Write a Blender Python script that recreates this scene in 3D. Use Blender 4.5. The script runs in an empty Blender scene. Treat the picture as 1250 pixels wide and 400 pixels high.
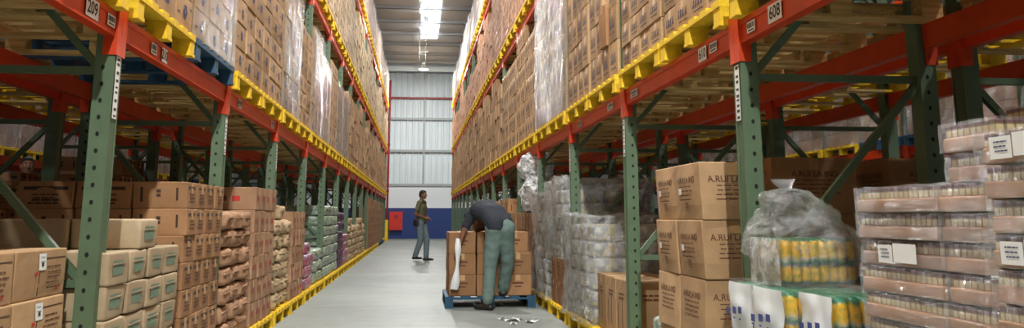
import bpy, bmesh, math, random
from mathutils import Vector, Matrix, noise
R = random.Random(7)
S = bpy.context.scene
C = S.collection
PI = math.pi

# ------------------------------------------------------------------ objects
def link(name, data, parent=None, loc=(0,0,0), rz=0.0, rot=None):
    o = bpy.data.objects.new(name, data); C.objects.link(o)
    if parent: o.parent = parent
    o.location = loc
    o.rotation_euler = rot if rot else (0,0,rz)
    return o
def tag(o, label=None, cat=None, group=None, kind=None):
    if label: o['label'] = label
    if cat: o['category'] = cat
    if group: o['group'] = group
    if kind: o['kind'] = kind
    return o
def struct(o): o['kind'] = 'structure'; return o
def copy_tree(o, parent=None):
    c = o.copy(); C.objects.link(c)
    if parent: c.parent = parent
    for ch in list(o.children): copy_tree(ch, c)
    return c
ORD = ['zeroth','first','second','third','fourth','fifth','sixth','seventh','eighth','ninth','tenth','eleventh','twelfth',
       'thirteenth','fourteenth','fifteenth','sixteenth','seventeenth','eighteenth','nineteenth','twentieth']
def nth(n):
    if n <= 20: return ORD[n]
    t = {2:'twenty',3:'thirty',4:'forty'}[n//10]
    return t + '-' + ORD[n%10] if n%10 else t[:-1]+'ieth'

# ------------------------------------------------------------------ materials
def lin(r,g,b):
    f = lambda c: (c/255/12.92) if c/255 <= .04045 else ((c/255+.055)/1.055)**2.4
    return (f(r),f(g),f(b),1)
class NT:
    def __init__(s, name):
        s.m = bpy.data.materials.new(name); s.m.use_nodes = True
        s.t = s.m.node_tree; s.n = s.t.nodes; s.l = s.t.links
        s.b = s.n['Principled BSDF']
    def add(s, t, **k):
        n = s.n.new(t)
        for a, v in k.items():
            if a.startswith('i_'):
                n.inputs[a[2:].replace('_',' ')].default_value = v
            else: setattr(n, a, v)
        return n
    def lk(s, a, b): s.l.new(a, b)
    def noise(s, scale, detail=3, coord='Object', rough=.6, vec=None):
        n = s.add('ShaderNodeTexNoise'); n.inputs['Scale'].default_value = scale
        n.inputs['Detail'].default_value = detail; n.inputs['Roughness'].default_value = rough
        if vec is None:
            tc = s.add('ShaderNodeTexCoord'); vec = tc.outputs[coord]
        s.lk(vec, n.inputs['Vector']); return n
    def ramp(s, fac, stops):
        r = s.add('ShaderNodeValToRGB'); e = r.color_ramp.elements
        while len(e) > 1: e.remove(e[-1])
        e[0].position, e[0].color = stops[0]
        for p, c in stops[1:]:
            x = e.new(p); x.color = c
        s.lk(fac, r.inputs['Fac']); return r
    def mix(s, fac, a, b, mode='MIX'):
        m = s.add('ShaderNodeMix', data_type='RGBA', blend_type=mode)
        for v, i in ((fac,0),(a,6),(b,7)):
            if hasattr(v,'is_output'): s.lk(v, m.inputs[i])
            else: m.inputs[i].default_value = v
        return m.outputs[2]
    def bump(s, h, strength=.3, dist=.01):
        b = s.add('ShaderNodeBump'); b.inputs['Strength'].default_value = strength; b.inputs['Distance'].default_value = dist
        s.lk(h, b.inputs['Height']); s.lk(b.outputs[0], s.b.inputs['Normal'])
def basic(name, col, rough=.7, var=.15, scale=9, metal=0, rnd=0.0, bump=0, island=0.0, spec=.5):
    """paint / board / cloth: base colour, soft mottling, optional per-object or per-island variation"""
    s = NT(name); s.b.inputs['Roughness'].default_value = rough; s.b.inputs['Metallic'].default_value = metal
    s.b.inputs['Specular IOR Level'].default_value = spec
    n = s.noise(scale, 4)
    d = tuple(c*(1-var) for c in col[:3])+(1,); u = tuple(min(1,c*(1+var)) for c in col[:3])+(1,)
    c = s.ramp(n.outputs[0], [(.3,d),(.7,u)]).outputs[0]
    if rnd or island:
        if rnd: f = s.add('ShaderNodeObjectInfo').outputs['Random']; a = rnd
        else: f = s.add('ShaderNodeNewGeometry').outputs['Random Per Island']; a = island
        r = s.ramp(f, [(0,(1-a,1-a*1.05,1-a*1.15,1)),(1,(1+a*.3,1+a*.3,1+a*.3,1))])
        c = s.mix(1.0, c, r.outputs[0], 'MULTIPLY')
    s.lk(c, s.b.inputs['Base Color'])
    if bump: s.bump(n.outputs[0], bump, .01)
    return s.m
M = {}
def kraft(name, col, rnd=.3, island=0):
    s = NT(name); s.b.inputs['Roughness'].default_value = .78
    s.b.inputs['Specular IOR Level'].default_value = .3
    n = s.noise(5, 4); n2 = s.noise(60, 2)
    d = tuple(c*.86 for c in col[:3])+(1,); u = tuple(c*1.1 for c in col[:3])+(1,)
    c = s.ramp(n.outputs[0], [(.35,d),(.68,u)]).outputs[0]
    f = s.add('ShaderNodeNewGeometry').outputs['Random Per Island'] if island else s.add('ShaderNodeObjectInfo').outputs['Random']
    a = island or rnd
    r = s.ramp(f, [(0,(1-a,1-a*1.1,1-a*1.3,1)),(1,(1+a*.4,1+a*.4,1+a*.4,1))])
    c = s.mix(1.0, c, r.outputs[0], 'MULTIPLY')
    s.lk(c, s.b.inputs['Base Color']); s.bump(n2.outputs[0], .12, .003)
    return s.m
M['kraft'] = kraft('kraft_board', lin(184,149,112))
M['kraft_dark'] = kraft('kraft_board_brown', lin(164,122,86))
M['kraft_far'] = kraft('kraft_board_mixed', lin(184,148,112), island=.38)
M['kraft_pink'] = kraft('kraft_board_reddish', lin(196,150,122), island=.25)
M['kraft_cream'] = kraft('pale_board', lin(196,172,140), island=.22)
M['paper'] = kraft('kraft_paper', lin(178,156,126), rnd=.14)
M['paper_pink'] = kraft('pinkish_paper', lin(178,138,108), rnd=.2)
M['flour'] = kraft('floury_paper', lin(200,174,140), rnd=.12)
M['tape'] = basic('packing_tape', lin(186,146,100), .35, .08)
M['ink'] = basic('dark_ink', lin(62,42,36), .8, .1)
M['ink_blue'] = basic('blue_ink', lin(70,64,96), .8, .2)
M['ink_red'] = basic('red_ink', lin(190,52,46), .8, .1)
M['ink_brown'] = basic('brown_ink', lin(96,58,40), .8, .1)
M['label'] = basic('white_label', lin(232,232,230), .6, .03)
M['green_label'] = basic('green_label', lin(112,134,112), .7, .1)
M['green'] = basic('green_painted_steel', lin(86,106,80), .5, .14, 6)
M['hole'] = basic('punched_hole', lin(16,20,16), .9, .1)
M['orange'] = basic('orange_painted_steel', lin(206,60,13), .42, .12, 5)
M['orange_small'] = M['orange']
M['steel'] = basic('galvanised_steel', lin(150,152,150), .4, .1, 8, .7)
M['grey_paint'] = basic('grey_painted_steel', lin(168,172,172), .5, .05)
M['red'] = basic('red_paint', lin(214,40,22), .45, .06)
M['dark_red'] = basic('dark_red_paint', lin(150,24,32), .5, .08)
M['yellow'] = basic('yellow_paint', lin(240,196,20), .5, .1)
M['black'] = basic('black_plastic', lin(24,24,26), .5, .1)
M['bluewood'] = basic('blue_painted_wood', lin(30,74,104), .6, .22, 12, bump=.2)
M['skin'] = basic('brown_skin', lin(120,78,56), .55, .08)
M['skin_light'] = basic('tan_skin', lin(140,96,70), .55, .08)
M['hair'] = basic('black_hair', lin(20,16,15), .6, .2, 60, bump=.4)
M['olive'] = basic('olive_cotton', lin(92,92,66), .85, .14, 14, bump=.3)
M['navy'] = basic('dark_navy_cotton', lin(40,44,54), .85, .14, 14, bump=.3)
M['jeans'] = basic('faded_grey_denim', lin(104,118,126), .85, .18, 16, bump=.3)
M['workpants'] = basic('grey_green_twill', lin(104,124,118), .85, .16, 14, bump=.3)
M['shoe'] = basic('dark_leather', lin(34,30,28), .5, .1)
M['belt'] = basic('pale_belt', lin(150,146,120), .6, .1)
M['white_plastic'] = basic('white_plastic', lin(226,228,230), .35, .06)
M['ink_bluep'] = basic('blue_print', lin(64,72,140), .6, .1)
M['eye'] = basic('eye_white', lin(220,216,210), .3, .02)
M['purple'] = basic('purple_plastic', lin(84,56,84), .4, .2, rnd=.2)
M['dark_sack'] = basic('dark_woven_sack', lin(120,100,84), .7, .3, 10, rnd=.2, bump=.3)

def m_wood():
    s = NT('pallet_wood'); s.b.inputs['Roughness'].default_value = .8
    tc = s.add('ShaderNodeTexCoord'); mp = s.add('ShaderNodeMapping'); mp.inputs['Scale'].default_value = (1.5,22,22)
    s.lk(tc.outputs['Object'], mp.inputs[0]); n = s.noise(2.2, 4, vec=mp.outputs[0])
    c = s.ramp(n.outputs[0], [(.3,lin(150,108,54)),(.7,lin(206,164,98))]).outputs[0]
    f = s.add('ShaderNodeNewGeometry').outputs['Random Per Island']
    r = s.ramp(f, [(0,(.62,.55,.5,1)),(.6,(1,1,1,1)),(1,(1.1,1.08,1,1))]).outputs[0]
    c = s.mix(1.0, c, r, 'MULTIPLY')
    s.lk(c, s.b.inputs['Base Color']); s.bump(n.outputs[0], .25, .004)
    return s.m
M['wood'] = m_wood()

def m_concrete():
    s = NT('worn_concrete'); s.b.inputs['Roughness'].default_value = .55
    n = s.noise(.55, 6); n2 = s.noise(6, 5); n3 = s.noise(90, 2)
    c = s.ramp(n.outputs[0], [(.3,lin(128,132,129)),(.7,lin(153,157,152))]).outputs[0]
    c2 = s.ramp(n2.outputs[0], [(.28,(.82,.82,.82,1)),(.5,(1,1,1,1)),(.75,(1.05,1.05,1.04,1))]).outputs[0]
    c = s.mix(1.0, c, c2, 'MULTIPLY')
    # worn rubber marks across the aisle
    tc = s.add('ShaderNodeTexCoord'); mp = s.add('ShaderNodeMapping'); mp.inputs['Scale'].default_value = (.5,2.4,1)
    s.lk(tc.outputs['Object'], mp.inputs[0]); n4 = s.noise(.8, 4, vec=mp.outputs[0])
    c3 = s.ramp(n4.outputs[0], [(.57,(1,1,1,1)),(.72,(.74,.73,.72,1))]).outputs[0]
    c = s.mix(1.0, c, c3, 'MULTIPLY')
    s.lk(c, s.b.inputs['Base Color']); s.bump(n3.outputs[0], .06, .002)
    r = s.ramp(n2.outputs[0], [(.3,(.42,)*3+(1,)),(.7,(.62,)*3+(1,))]).outputs[0]
    s.lk(r, s.b.inputs['Roughness'])
    return s.m
M['concrete'] = m_concrete()
def m_farwall():
    s = NT('painted_masonry'); s.b.inputs['Roughness'].default_value = .6
    tc = s.add('ShaderNodeTexCoord'); sp = s.add('ShaderNodeSeparateXYZ'); s.lk(tc.outputs['Object'], sp.inputs[0])
    r = s.ramp(sp.outputs['Z'], [(0,lin(34,58,122)),(1,lin(236,238,242))]); r.color_ramp.interpolation = 'CONSTANT'
    mt = s.add('ShaderNodeMath', operation='DIVIDE'); mt.inputs[1].default_value = 3.04
    s.lk(sp.outputs['Z'], mt.inputs[0]); s.lk(mt.outputs[0], r.inputs['Fac']); r.color_ramp.elements[1].position = .5
    s.lk(r.outputs[0], s.b.inputs['Base Color']); return s.m
M['farwall'] = m_farwall()
M['cladding'] = basic('white_profiled_sheet', lin(222,230,234), .45, .05, .6)
M['roof'] = basic('grey_roof_sheet', lin(184,186,190), .5, .06, .8)
M['wallgrey'] = basic('plain_grey_wall', lin(120,122,124), .8, .06, .8)
def m_emit(name, col, st):
    s = NT(name); s.b.inputs['Emission Color'].default_value = col; s.b.inputs['Emission Strength'].default_value = st
    s.b.inputs['Base Color'].default_value = col; return s.m
M['skylight'] = m_emit('daylit_skylight_sheet', (.9,.96,1,1), 6)
M['bulb'] = m_emit('lamp_bulb', (1,.95,.88,1), 25)
M['lampglass'] = basic('lamp_reflector', lin(225,228,230), .3, .03)
def m_film(name, dens=.25, rough=.18, tint=(.86,.88,.9,1), hl=.5):
    s = NT(name); n = s.n; out = n['Material Output']
    tr = s.add('ShaderNodeBsdfTransparent'); gl = s.add('ShaderNodeBsdfGlossy'); gl.inputs['Roughness'].default_value = rough
    df = s.add('ShaderNodeBsdfDiffuse'); df.inputs['Color'].default_value = tint
    ns = s.noise(14, 5, rough=.7)
    mp = s.add('ShaderNodeMapping'); tc = s.add('ShaderNodeTexCoord'); mp.inputs['Scale'].default_value = (3,3,14)
    mp.inputs['Rotation'].default_value = (.5,.3,0)
    s.lk(tc.outputs['Object'], mp.inputs[0]); n2 = s.noise(4.2, 5, vec=mp.outputs[0])
    ad = s.add('ShaderNodeMath', operation='ADD'); s.lk(ns.outputs[0], ad.inputs[0]); s.lk(n2.outputs[0], ad.inputs[1])
    b = s.add('ShaderNodeBump'); b.inputs['Strength'].default_value = 1; b.inputs['Distance'].default_value = .03
    s.lk(ad.outputs[0], b.inputs['Height']); s.lk(b.outputs[0], gl.inputs['Normal'])
    r = s.ramp(ns.outputs[0], [(.4,(dens*.35,)*3+(1,)),(.62,(min(1,dens*1.7),)*3+(1,))])
    m1 = s.add('ShaderNodeMixShader'); s.lk(r.outputs[0], m1.inputs[0]); s.lk(tr.outputs[0], m1.inputs[1]); s.lk(df.outputs[0], m1.inputs[2])
    fr = s.add('ShaderNodeLayerWeight'); fr.inputs['Blend'].default_value = .35; s.lk(b.outputs[0], fr.inputs['Normal'])
    mm = s.add('ShaderNodeMath', operation='MULTIPLY_ADD'); s.lk(fr.outputs['Fresnel'], mm.inputs[0]); mm.inputs[1].default_value = hl; mm.inputs[2].default_value = .1
    m2 = s.add('ShaderNodeMixShader'); s.lk(mm.outputs[0], m2.inputs[0]); s.lk(m1.outputs[0], m2.inputs[1]); s.lk(gl.outputs[0], m2.inputs[2])
    s.lk(m2.outputs[0], out.inputs['Surface']); return s.m
M['film'] = m_film('clear_stretch_film', .09, .1, hl=.3)
M['tray_film'] = m_film('tight_tray_film', .03, .15, hl=.16)
M['film_dense'] = m_film('cloudy_plastic_film', .2, .1, hl=.5)
M['bag'] = m_film('clear_plastic_bag', .09, .1, (.92,.95,.97,1), hl=.5)
def m_pouch():
    # printed food pouches: green top and foot, yellow body, mixed motif across the middle
    s = NT('green_and_yellow_pouches'); s.b.inputs['Roughness'].default_value = .3
    tc = s.add('ShaderNodeTexCoord'); sp = s.add('ShaderNodeSeparateXYZ'); s.lk(tc.outputs['Object'], sp.inputs[0])
    n = s.noise(26, 3)
    ma = s.add('ShaderNodeMath', operation='MULTIPLY_ADD'); s.lk(n.outputs[0], ma.inputs[0]); ma.inputs[1].default_value = .08
    dv = s.add('ShaderNodeMath', operation='MULTIPLY'); dv.inputs[1].default_value = 4.55; s.lk(sp.outputs['Z'], dv.inputs[0])
    ma.inputs[1].default_value = .22
    s.lk(dv.outputs[0], ma.inputs[2])
    g, y, p, w = lin(14,112,80), lin(250,190,20), lin(120,110,120), lin(200,180,150)
    r = s.ramp(ma.outputs[0], [(0,g),(.16,g),(.22,y),(.44,y),(.5,p),(.56,g),(.62,w),(.68,y),(.94,y),(.99,g)])
    n2 = s.noise(40, 3); c2 = s.ramp(n2.outputs[0], [(.42,(1,1,1,1)),(.62,(.55,.75,.6,1))]).outputs[0]
    s.lk(s.mix(1.0, r.outputs[0], c2, 'MULTIPLY'), s.b.inputs['Base Color']); return s.m
M['white_film'] = m_film('white_printed_film', .85, .25, (.9,.92,.92,1), .25)
M['heap_film'] = m_film('crumpled_clear_film', .5, .14, (.9,.92,.94,1), .5)
M['pouch'] = m_pouch()
def m_pack(name, a, b, c_, scale=18, rough=.35):
    s = NT(name); s.b.inputs['Roughness'].default_value = rough
    n = s.noise(scale, 3); r = s.ramp(n.outputs[0], [(.36,a),(.46,b),(.56,c_),(.66,a)])
    s.lk(r.outputs[0], s.b.inputs['Base Color']); return s.m
M['pack_white'] = m_pack('white_blue_yellow_sacks', lin(206,202,188), lin(196,176,120), lin(140,146,160), 9)
M['pack_gw'] = m_pack('green_white_packs', lin(176,180,166), lin(110,136,96), lin(180,184,186), 14)
M['pack_rw'] = m_pack('red_white_packs', lin(206,196,198), lin(190,66,84), lin(140,116,140), 9)
def m_tray():
    # row of small printed packets showing above a kraft tray: cream with maroon tops, repeated along the pack
    s = NT('cream_and_maroon_packets'); s.b.inputs['Roughness'].default_value = .3
    tc = s.add('ShaderNodeTexCoord'); sp = s.add('ShaderNodeSeparateXYZ'); s.lk(tc.outputs['Object'], sp.inputs[0])
    ad = s.add('ShaderNodeMath', operation='ADD'); s.lk(sp.outputs['X'], ad.inputs[0]); s.lk(sp.outputs['Y'], ad.inputs[1])
    fr = s.add('ShaderNodeMath', operation='PINGPONG'); fr.inputs[1].default_value = .014; s.lk(ad.outputs[0], fr.inputs[0])
    r = s.ramp(fr.outputs[0], [(0,(0,0,0,1)),(.003,(.15,.15,.15,1)),(.008,(1,1,1,1))]); r.color_ramp.elements[1].position=.004
    ml = s.add('ShaderNodeMath', operation='MULTIPLY'); ml.inputs[1].default_value = 28; s.lk(fr.outputs[0], ml.inputs[0])
    mr = s.add('ShaderNodeMath', operation='MULTIPLY'); mr.inputs[1].default_value = 11.8; s.lk(sp.outputs['Z'], mr.inputs[0])
    zc = s.ramp(mr.outputs[0], [(.0,lin(200,150,120)),(.5,lin(140,70,60)),(.56,lin(190,168,118)),(.74,lin(204,184,134)),(.78,lin(120,92,50)),(.85,lin(76,28,32)),(1,lin(170,136,134))])
    sc = s.ramp(ml.outputs[0], [(0,(.3,.24,.24,1)),(.14,(1,1,1,1))])
    s.lk(s.mix(1.0, zc.outputs[0], sc.outputs[0], 'MULTIPLY'), s.b.inputs['Base Color']); return s.m
M['tray_packets'] = m_tray()

# ------------------------------------------------------------------ mesh builder
class MB:
    def __init__(s): s.v=[]; s.f=[]; s.mi=[]; s.sm=[]
    def add(s, vs, fs, mi=0, sm=False):
        o=len(s.v); s.v+= [tuple(v) for v in vs]; s.f += [tuple(i+o for i in f) for f in fs]
        s.mi += [mi]*len(fs); s.sm += [sm]*len(fs)
    def box(s, x0,x1,y0,y1,z0,z1, mi=0, M4=None):
        vs=[(x,y,z) for x in (x0,x1) for y in (y0,y1) for z in (z0,z1)]
        if M4: vs=[tuple(M4@Vector(v)) for v in vs]
        s.add(vs,[(0,1,3,2),(4,6,7,5),(0,4,5,1),(2,3,7,6),(0,2,6,4),(1,5,7,3)],mi)
    def bar(s, a, b, w, h, mi=0, up=(0,0,1)):
        a=Vector(a); b=Vector(b); d=(b-a).normalized(); u=Vector(up)
        if abs(d.dot(u))>.98: u=Vector((0,1,0))
        r=d.cross(u).normalized(); u=r.cross(d)
        vs=[p+r*(w/2*i)+u*(h/2*j) for p in (a,b) for i in (-1,1) for j in (-1,1)]
        s.add(vs,[(0,1,3,2),(4,6,7,5),(0,4,5,1),(2,3,7,6),(0,2,6,4),(1,5,7,3)],mi)
    def rcone(s, a, b, ra, rb, n=12, k=4, mi=0):
        a=Vector(a); b=Vector(b); d=(b-a)
        L=d.length; d = d.normalized() if L>1e-6 else Vector((0,0,1))
        u=d.orthogonal().normalized(); w=d.cross(u); rings=[]
        for i in range(1,k+1):
            t=PI/2*i/(k+1) ; rings.append((a-d*ra*math.cos(t), ra*math.sin(t)))
        rings.append((a,ra)); rings.append((b,rb))
        for i in range(k,0,-1):
            t=PI/2*i/(k+1); rings.append((b+d*rb*math.cos(t), rb*math.sin(t)))
        vs=[a-d*ra]; 
        for c,r in rings:
            for j in range(n):
                t=2*PI*j/n; vs.append(c+u*(r*math.cos(t))+w*(r*math.sin(t)))
        vs.append(b+d*rb); fs=[]
        for j in range(n): fs.append((0,1+(j+1)%n,1+j))
        for i in range(len(rings)-1):
            for j in range(n):
                p=1+i*n; q=p+n; fs.append((p+j,p+(j+1)%n,q+(j+1)%n,q+j))
        e=len(vs)-1; p=1+(len(rings)-1)*n
        for j in range(n): fs.append((p+j,p+(j+1)%n,e))
        s.add(vs,fs,mi,True)
    def ell(s, c, r, rot=None, n=16, m=10, mi=0, pw=1.0):
        c=Vector(c); vs=[]; 
        def sg(x): return math.copysign(abs(x)**pw, x)
        for i in range(1,m):
            t=PI*i/m
            for j in range(n):
                p=2*PI*j/n
                v=Vector((r[0]*sg(math.sin(t))*sg(math.cos(p)), r[1]*sg(math.sin(t))*sg(math.sin(p)), r[2]*sg(math.cos(t))))
                if rot: v=rot@v
                vs.append(c+v)
        t=Vector((0,0,r[2])); b_=Vector((0,0,-r[2]))
        if rot: t=rot@t; b_=rot@b_
        vs=[c+t]+vs+[c+b_]; fs=[]
        for j in range(n): fs.append((0,1+j,1+(j+1)%n))
        for i in range(m-2):
            for j in range(n):
                p=1+i*n; q=p+n; fs.append((p+j,q+j,q+(j+1)%n,p+(j+1)%n))
        e=len(vs)-1; p=1+(m-2)*n
        for j in range(n): fs.append((p+j,e,p+(j+1)%n))
        s.add(vs,fs,mi,True)
    def cyl(s, a, b, r, n=12, mi=0, r2=None, caps=True):
        a=Vector(a); b=Vector(b); d=(b-a).normalized(); u=d.orthogonal().normalized(); w=d.cross(u); r2=r if r2 is None else r2
        vs=[a+u*(r*math.cos(2*PI*j/n))+w*(r*math.sin(2*PI*j/n)) for j in range(n)]+[b+u*(r2*math.cos(2*PI*j/n))+w*(r2*math.sin(2*PI*j/n)) for j in range(n)]
        fs=[(j,(j+1)%n,n+(j+1)%n,n+j) for j in range(n)]
        s.add(vs,fs,mi,True)
        if caps: s.add(vs[:n],[tuple(range(n-1,-1,-1))],mi); s.add(vs[n:],[tuple(range(n))],mi)
    def quad(s, p, mi=0): s.add(p,[(0,1,2,3)],mi)
    def mesh(s, name, mats):
        me=bpy.data.meshes.new(name); me.from_pydata(s.v,[],s.f)
        for m in mats: me.materials.append(M[m] if isinstance(m,str) else m)
        me.polygons.foreach_set('material_index', s.mi); me.polygons.foreach_set('use_smooth', s.sm); me.update()
        return me
    def obj(s, name, mats, parent=None, **k):
        if not isinstance(mats,(list,tuple)): mats=[mats]
        return link(name, s.mesh(name,mats), parent, **k)
    def xf(s, fn): s.v=[tuple(fn(Vector(v))) for v in s.v]; return s

_txt={}
def text_geo(txt, size=1.0, bold=0.0):
    """triangulated flat lettering centred on the origin, in the xy plane"""
    key=(txt,bold)
    if key not in _txt:
        cu=bpy.data.curves.new('t','FONT'); cu.body=txt; cu.align_x='CENTER'; cu.align_y='CENTER'; cu.offset=bold; cu.resolution_u=3
        o=bpy.data.objects.new('t',cu); C.objects.link(o)
        dg=bpy.context.evaluated_depsgraph_get(); me=bpy.data.meshes.new_from_object(o.evaluated_get(dg))
        _txt[key]=([v.co.copy() for v in me.vertices],[tuple(p.vertices) for p in me.polygons])
        bpy.data.objects.remove(o); bpy.data.curves.remove(cu); bpy.data.meshes.remove(me)
    vs,fs=_txt[key]; return [v*size for v in vs],fs

# face frames of a box w (x) d (y) h (z), origin at bottom centre: (origin at face centre, right vector, up vector)
def face(w,d,h,which,off=.0015):
    return {'x-':(Vector((-w/2-off,0,h/2)),Vector((0,-1,0))),'x+':(Vector((w/2+off,0,h/2)),Vector((0,1,0))),
            'y-':(Vector((0,-d/2-off,h/2)),Vector((1,0,0))),'y+':(Vector((0,d/2+off,h/2)),Vector((-1,0,0)))}[which]
class Print:
    """marks on one face: u right, v up, metres from the face centre"""
    def __init__(s, mb, fr): s.mb=mb; s.o,s.r=fr; s.u=Vector((0,0,1))
    def P(s,x,y): return s.o+s.r*x+s.u*y
    def rect(s,x0,x1,y0,y1,mi): s.mb.quad([s.P(x0,y0),s.P(x1,y0),s.P(x1,y1),s.P(x0,y1)],mi)
    def text(s,t,x,y,size,mi,bold=0,vert=False):
        vs,fs=text_geo(t,size,bold)
        s.mb.add([s.P(x-v.y,y+v.x) if vert else s.P(x+v.x,y+v.y) for v in vs],fs,mi)
    def lines(s,x,y,w,n,pitch,hgt,mi,rr):
        for i in range(n):
            a=-w/2+rr.uniform(0,.12)*w; e=w/2-rr.uniform(0,.25)*w
            while a<e:
                l=rr.uniform(.12,.3)*w; s.rect(x+a,x+min(a+l,e),y-i*pitch,y-i*pitch+hgt,mi); a+=l+w*.035
    def outline(s,x0,x1,y0,y1,t,mi):
        s.rect(x0,x1,y0,y0+t,mi); s.rect(x0,x1,y1-t,y1,mi); s.rect(x0,x0+t,y0,y1,mi); s.rect(x1-t,x1,y0,y1,mi)
    def flower(s,x,y,r,mi,rr):
        for k in range(6):
            a=k*PI/3+rr.uniform(-.2,.2); cx=x+math.cos(a)*r*.55; cy=y+math.sin(a)*r*.55; q=r*.42; pts=[]
            for j in range(8):
                t=2*PI*j/8; pts.append(s.P(cx+q*math.cos(t)*rr.uniform(.7,1.1), cy+q*math.sin(t)*rr.uniform(.7,1.1)))
            s.mb.add(pts,[tuple(range(8))],mi)

def board_box(mb, w, d, h, seed=0, bev=.006, bulge=.005, sag=.004, tape_mi=1, tape_axis='x', n=4, taped=True):
    """a carton: soft-edged box with slightly bowed faces, taped top seam. Prints are pushed through the same bow."""
    rr=random.Random(seed)
    # cube-sphere style grid box with rounded corners
    idx={}; vs=[]; fs=[]
    def key(p): return (round(p[0],5),round(p[1],5),round(p[2],5))
    def vert(p):
        k=key(p)
        if k not in idx: idx[k]=len(vs); vs.append(Vector(p))
        return idx[k]
    def axis(L): 
        a=[-L/2,-L/2+bev]+[-L/2+bev+(L-2*bev)*i/n for i in range(1,n)]+[L/2-bev,L/2]; return a
    X,Y,Z=axis(w),axis(d),axis(h)
    for A,B,cst,order in ((X,Y,Z,'xyz'),(Y,Z,X,'yzx'),(Z,X,Y,'zxy')):
        for sgn,c in ((-1,cst[0]),(1,cst[-1])):
            for i in range(len(A)-1):
                for j in range(len(B)-1):
                    q=[(A[i],B[j]),(A[i+1],B[j]),(A[i+1],B[j+1]),(A[i],B[j+1])]
                    if sgn<0: q.reverse()
                    pts=[]
                    for a,b in q:
                        dct={order[0]:a,order[1]:b,order[2]:c}; pts.append((dct['x'],dct['y'],dct['z']))
                    fs.append(tuple(vert(p) for p in pts))
    out=[]
    for v in vs:
        c=Vector((max(-w/2+bev,min(w/2-bev,v.x)),max(-d/2+bev,min(d/2-bev,v.y)),max(-h/2+bev,min(h/2-bev,v.z))))
        e=v-c; 
        if e.length>1e-7:
            nz=sum(1 for q in e if abs(q)>1e-7)
            if nz>1: e=e.normalized()*bev
        out.append(c+e+Vector((0,0,h/2)))
    mb.add(out,fs,0,False)
    # tape over the top seam and down two ends, dark seam
    t=.028; o=.0012; L=d if tape_axis=='y' else w; drop=.07
    def tp(u0,u1,v0,v1,z,mi):
        if tape_axis=='x': mb.quad([(u0,v0,z),(u1,v0,z),(u1,v1,z),(u0,v1,z)],mi)
        else: mb.quad([(v0,u0,z),(v1,u0,z),(v1,u1,z),(v0,u1,z)],mi)
    if taped: tp(-L/2,L/2,-t,t,h+o,tape_mi)
    for sg in ((-1,1) if taped else ()):
        e=sg*(L/2+o)
        if tape_axis=='x': mb.quad([(e,-t,h-.003),(e,t,h-.003),(e,t,h-drop),(e,-t,h-drop)],tape_mi)
        else: mb.quad([(-t,e,h-.003),(t,e,h-.003),(t,e,h-drop),(-t,e,h-drop)],tape_mi)
    kx,ky=rr.uniform(-sag,sag),rr.uniform(-sag,sag); b1,b2=rr.uniform(.3,1)*bulge,rr.uniform(.3,1)*bulge
    def warp(p):
        x,y,z=p; zz=z/h-.5
        fx=max(0,1-(2*y/d)**2)*max(0,1-(2*zz)**2); fy=max(0,1-(2*x/w)**2)*max(0,1-(2*zz)**2)
        return Vector((x*(1+2*b1*fx/w)+kx*zz, y*(1+2*b2*fy/d)+ky*zz, z))
    return warp
def finish(mb, warp): mb.xf(warp); return mb

def rounded(mb, w,d,h, seed=0, pw=.35, lump=.012, freq=7, mi=0, n=20, m=14, cz=None):
    """pillow / sack / pouch bundle: soft superellipsoid with lumps, base at z=0"""
    tmp=MB(); tmp.ell((0,0,0),(w/2,d/2,h/2),None,n,m,0,pw)
    o=Vector((seed*3.1,seed*1.7,seed*.9)); vs=[]
    for v in tmp.v:
        p=Vector(v); k=noise.noise(p*freq+o); k2=noise.noise(p*freq*2.7+o)
        p=p+p.normalized()*lump*(k+.5*k2); p.z=max(-h/2,min(h/2+.0,p.z)); p.x=max(-w/2,min(w/2,p.x)); p.y=max(-d/2,min(d/2,p.y))
        vs.append(p+Vector((0,0,h/2)))
    mb.add(vs,tmp.f,mi,True)
# ------------------------------------------------------------------ people
def remesh(mb,name,mats,voxel,smooth=4,parent=None,paint=None):
    me=mb.mesh('src',[mats[0]]); o=bpy.data.objects.new('src',me); C.objects.link(o)
    r=o.modifiers.new('r','REMESH'); r.mode='VOXEL'; r.voxel_size=voxel; r.use_smooth_shade=True
    s=o.modifiers.new('s','SMOOTH'); s.factor=.5; s.iterations=smooth
    dg=bpy.context.evaluated_depsgraph_get(); out=bpy.data.meshes.new_from_object(o.evaluated_get(dg))
    bpy.data.objects.remove(o); bpy.data.meshes.remove(me)
    out.name=name; out.materials.clear()
    for m in mats: out.materials.append(M[m])
    out.polygons.foreach_set('use_smooth',[True]*len(out.polygons))
    return link(name,out,parent)
V=Vector
def frame(fwd,up=(0,0,1)):
    f=V(fwd).normalized(); u=V(up); l=u.cross(f).normalized(); u=f.cross(l); return Matrix((f,l,u)).transposed()   # cols: forward,left,up
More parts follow.
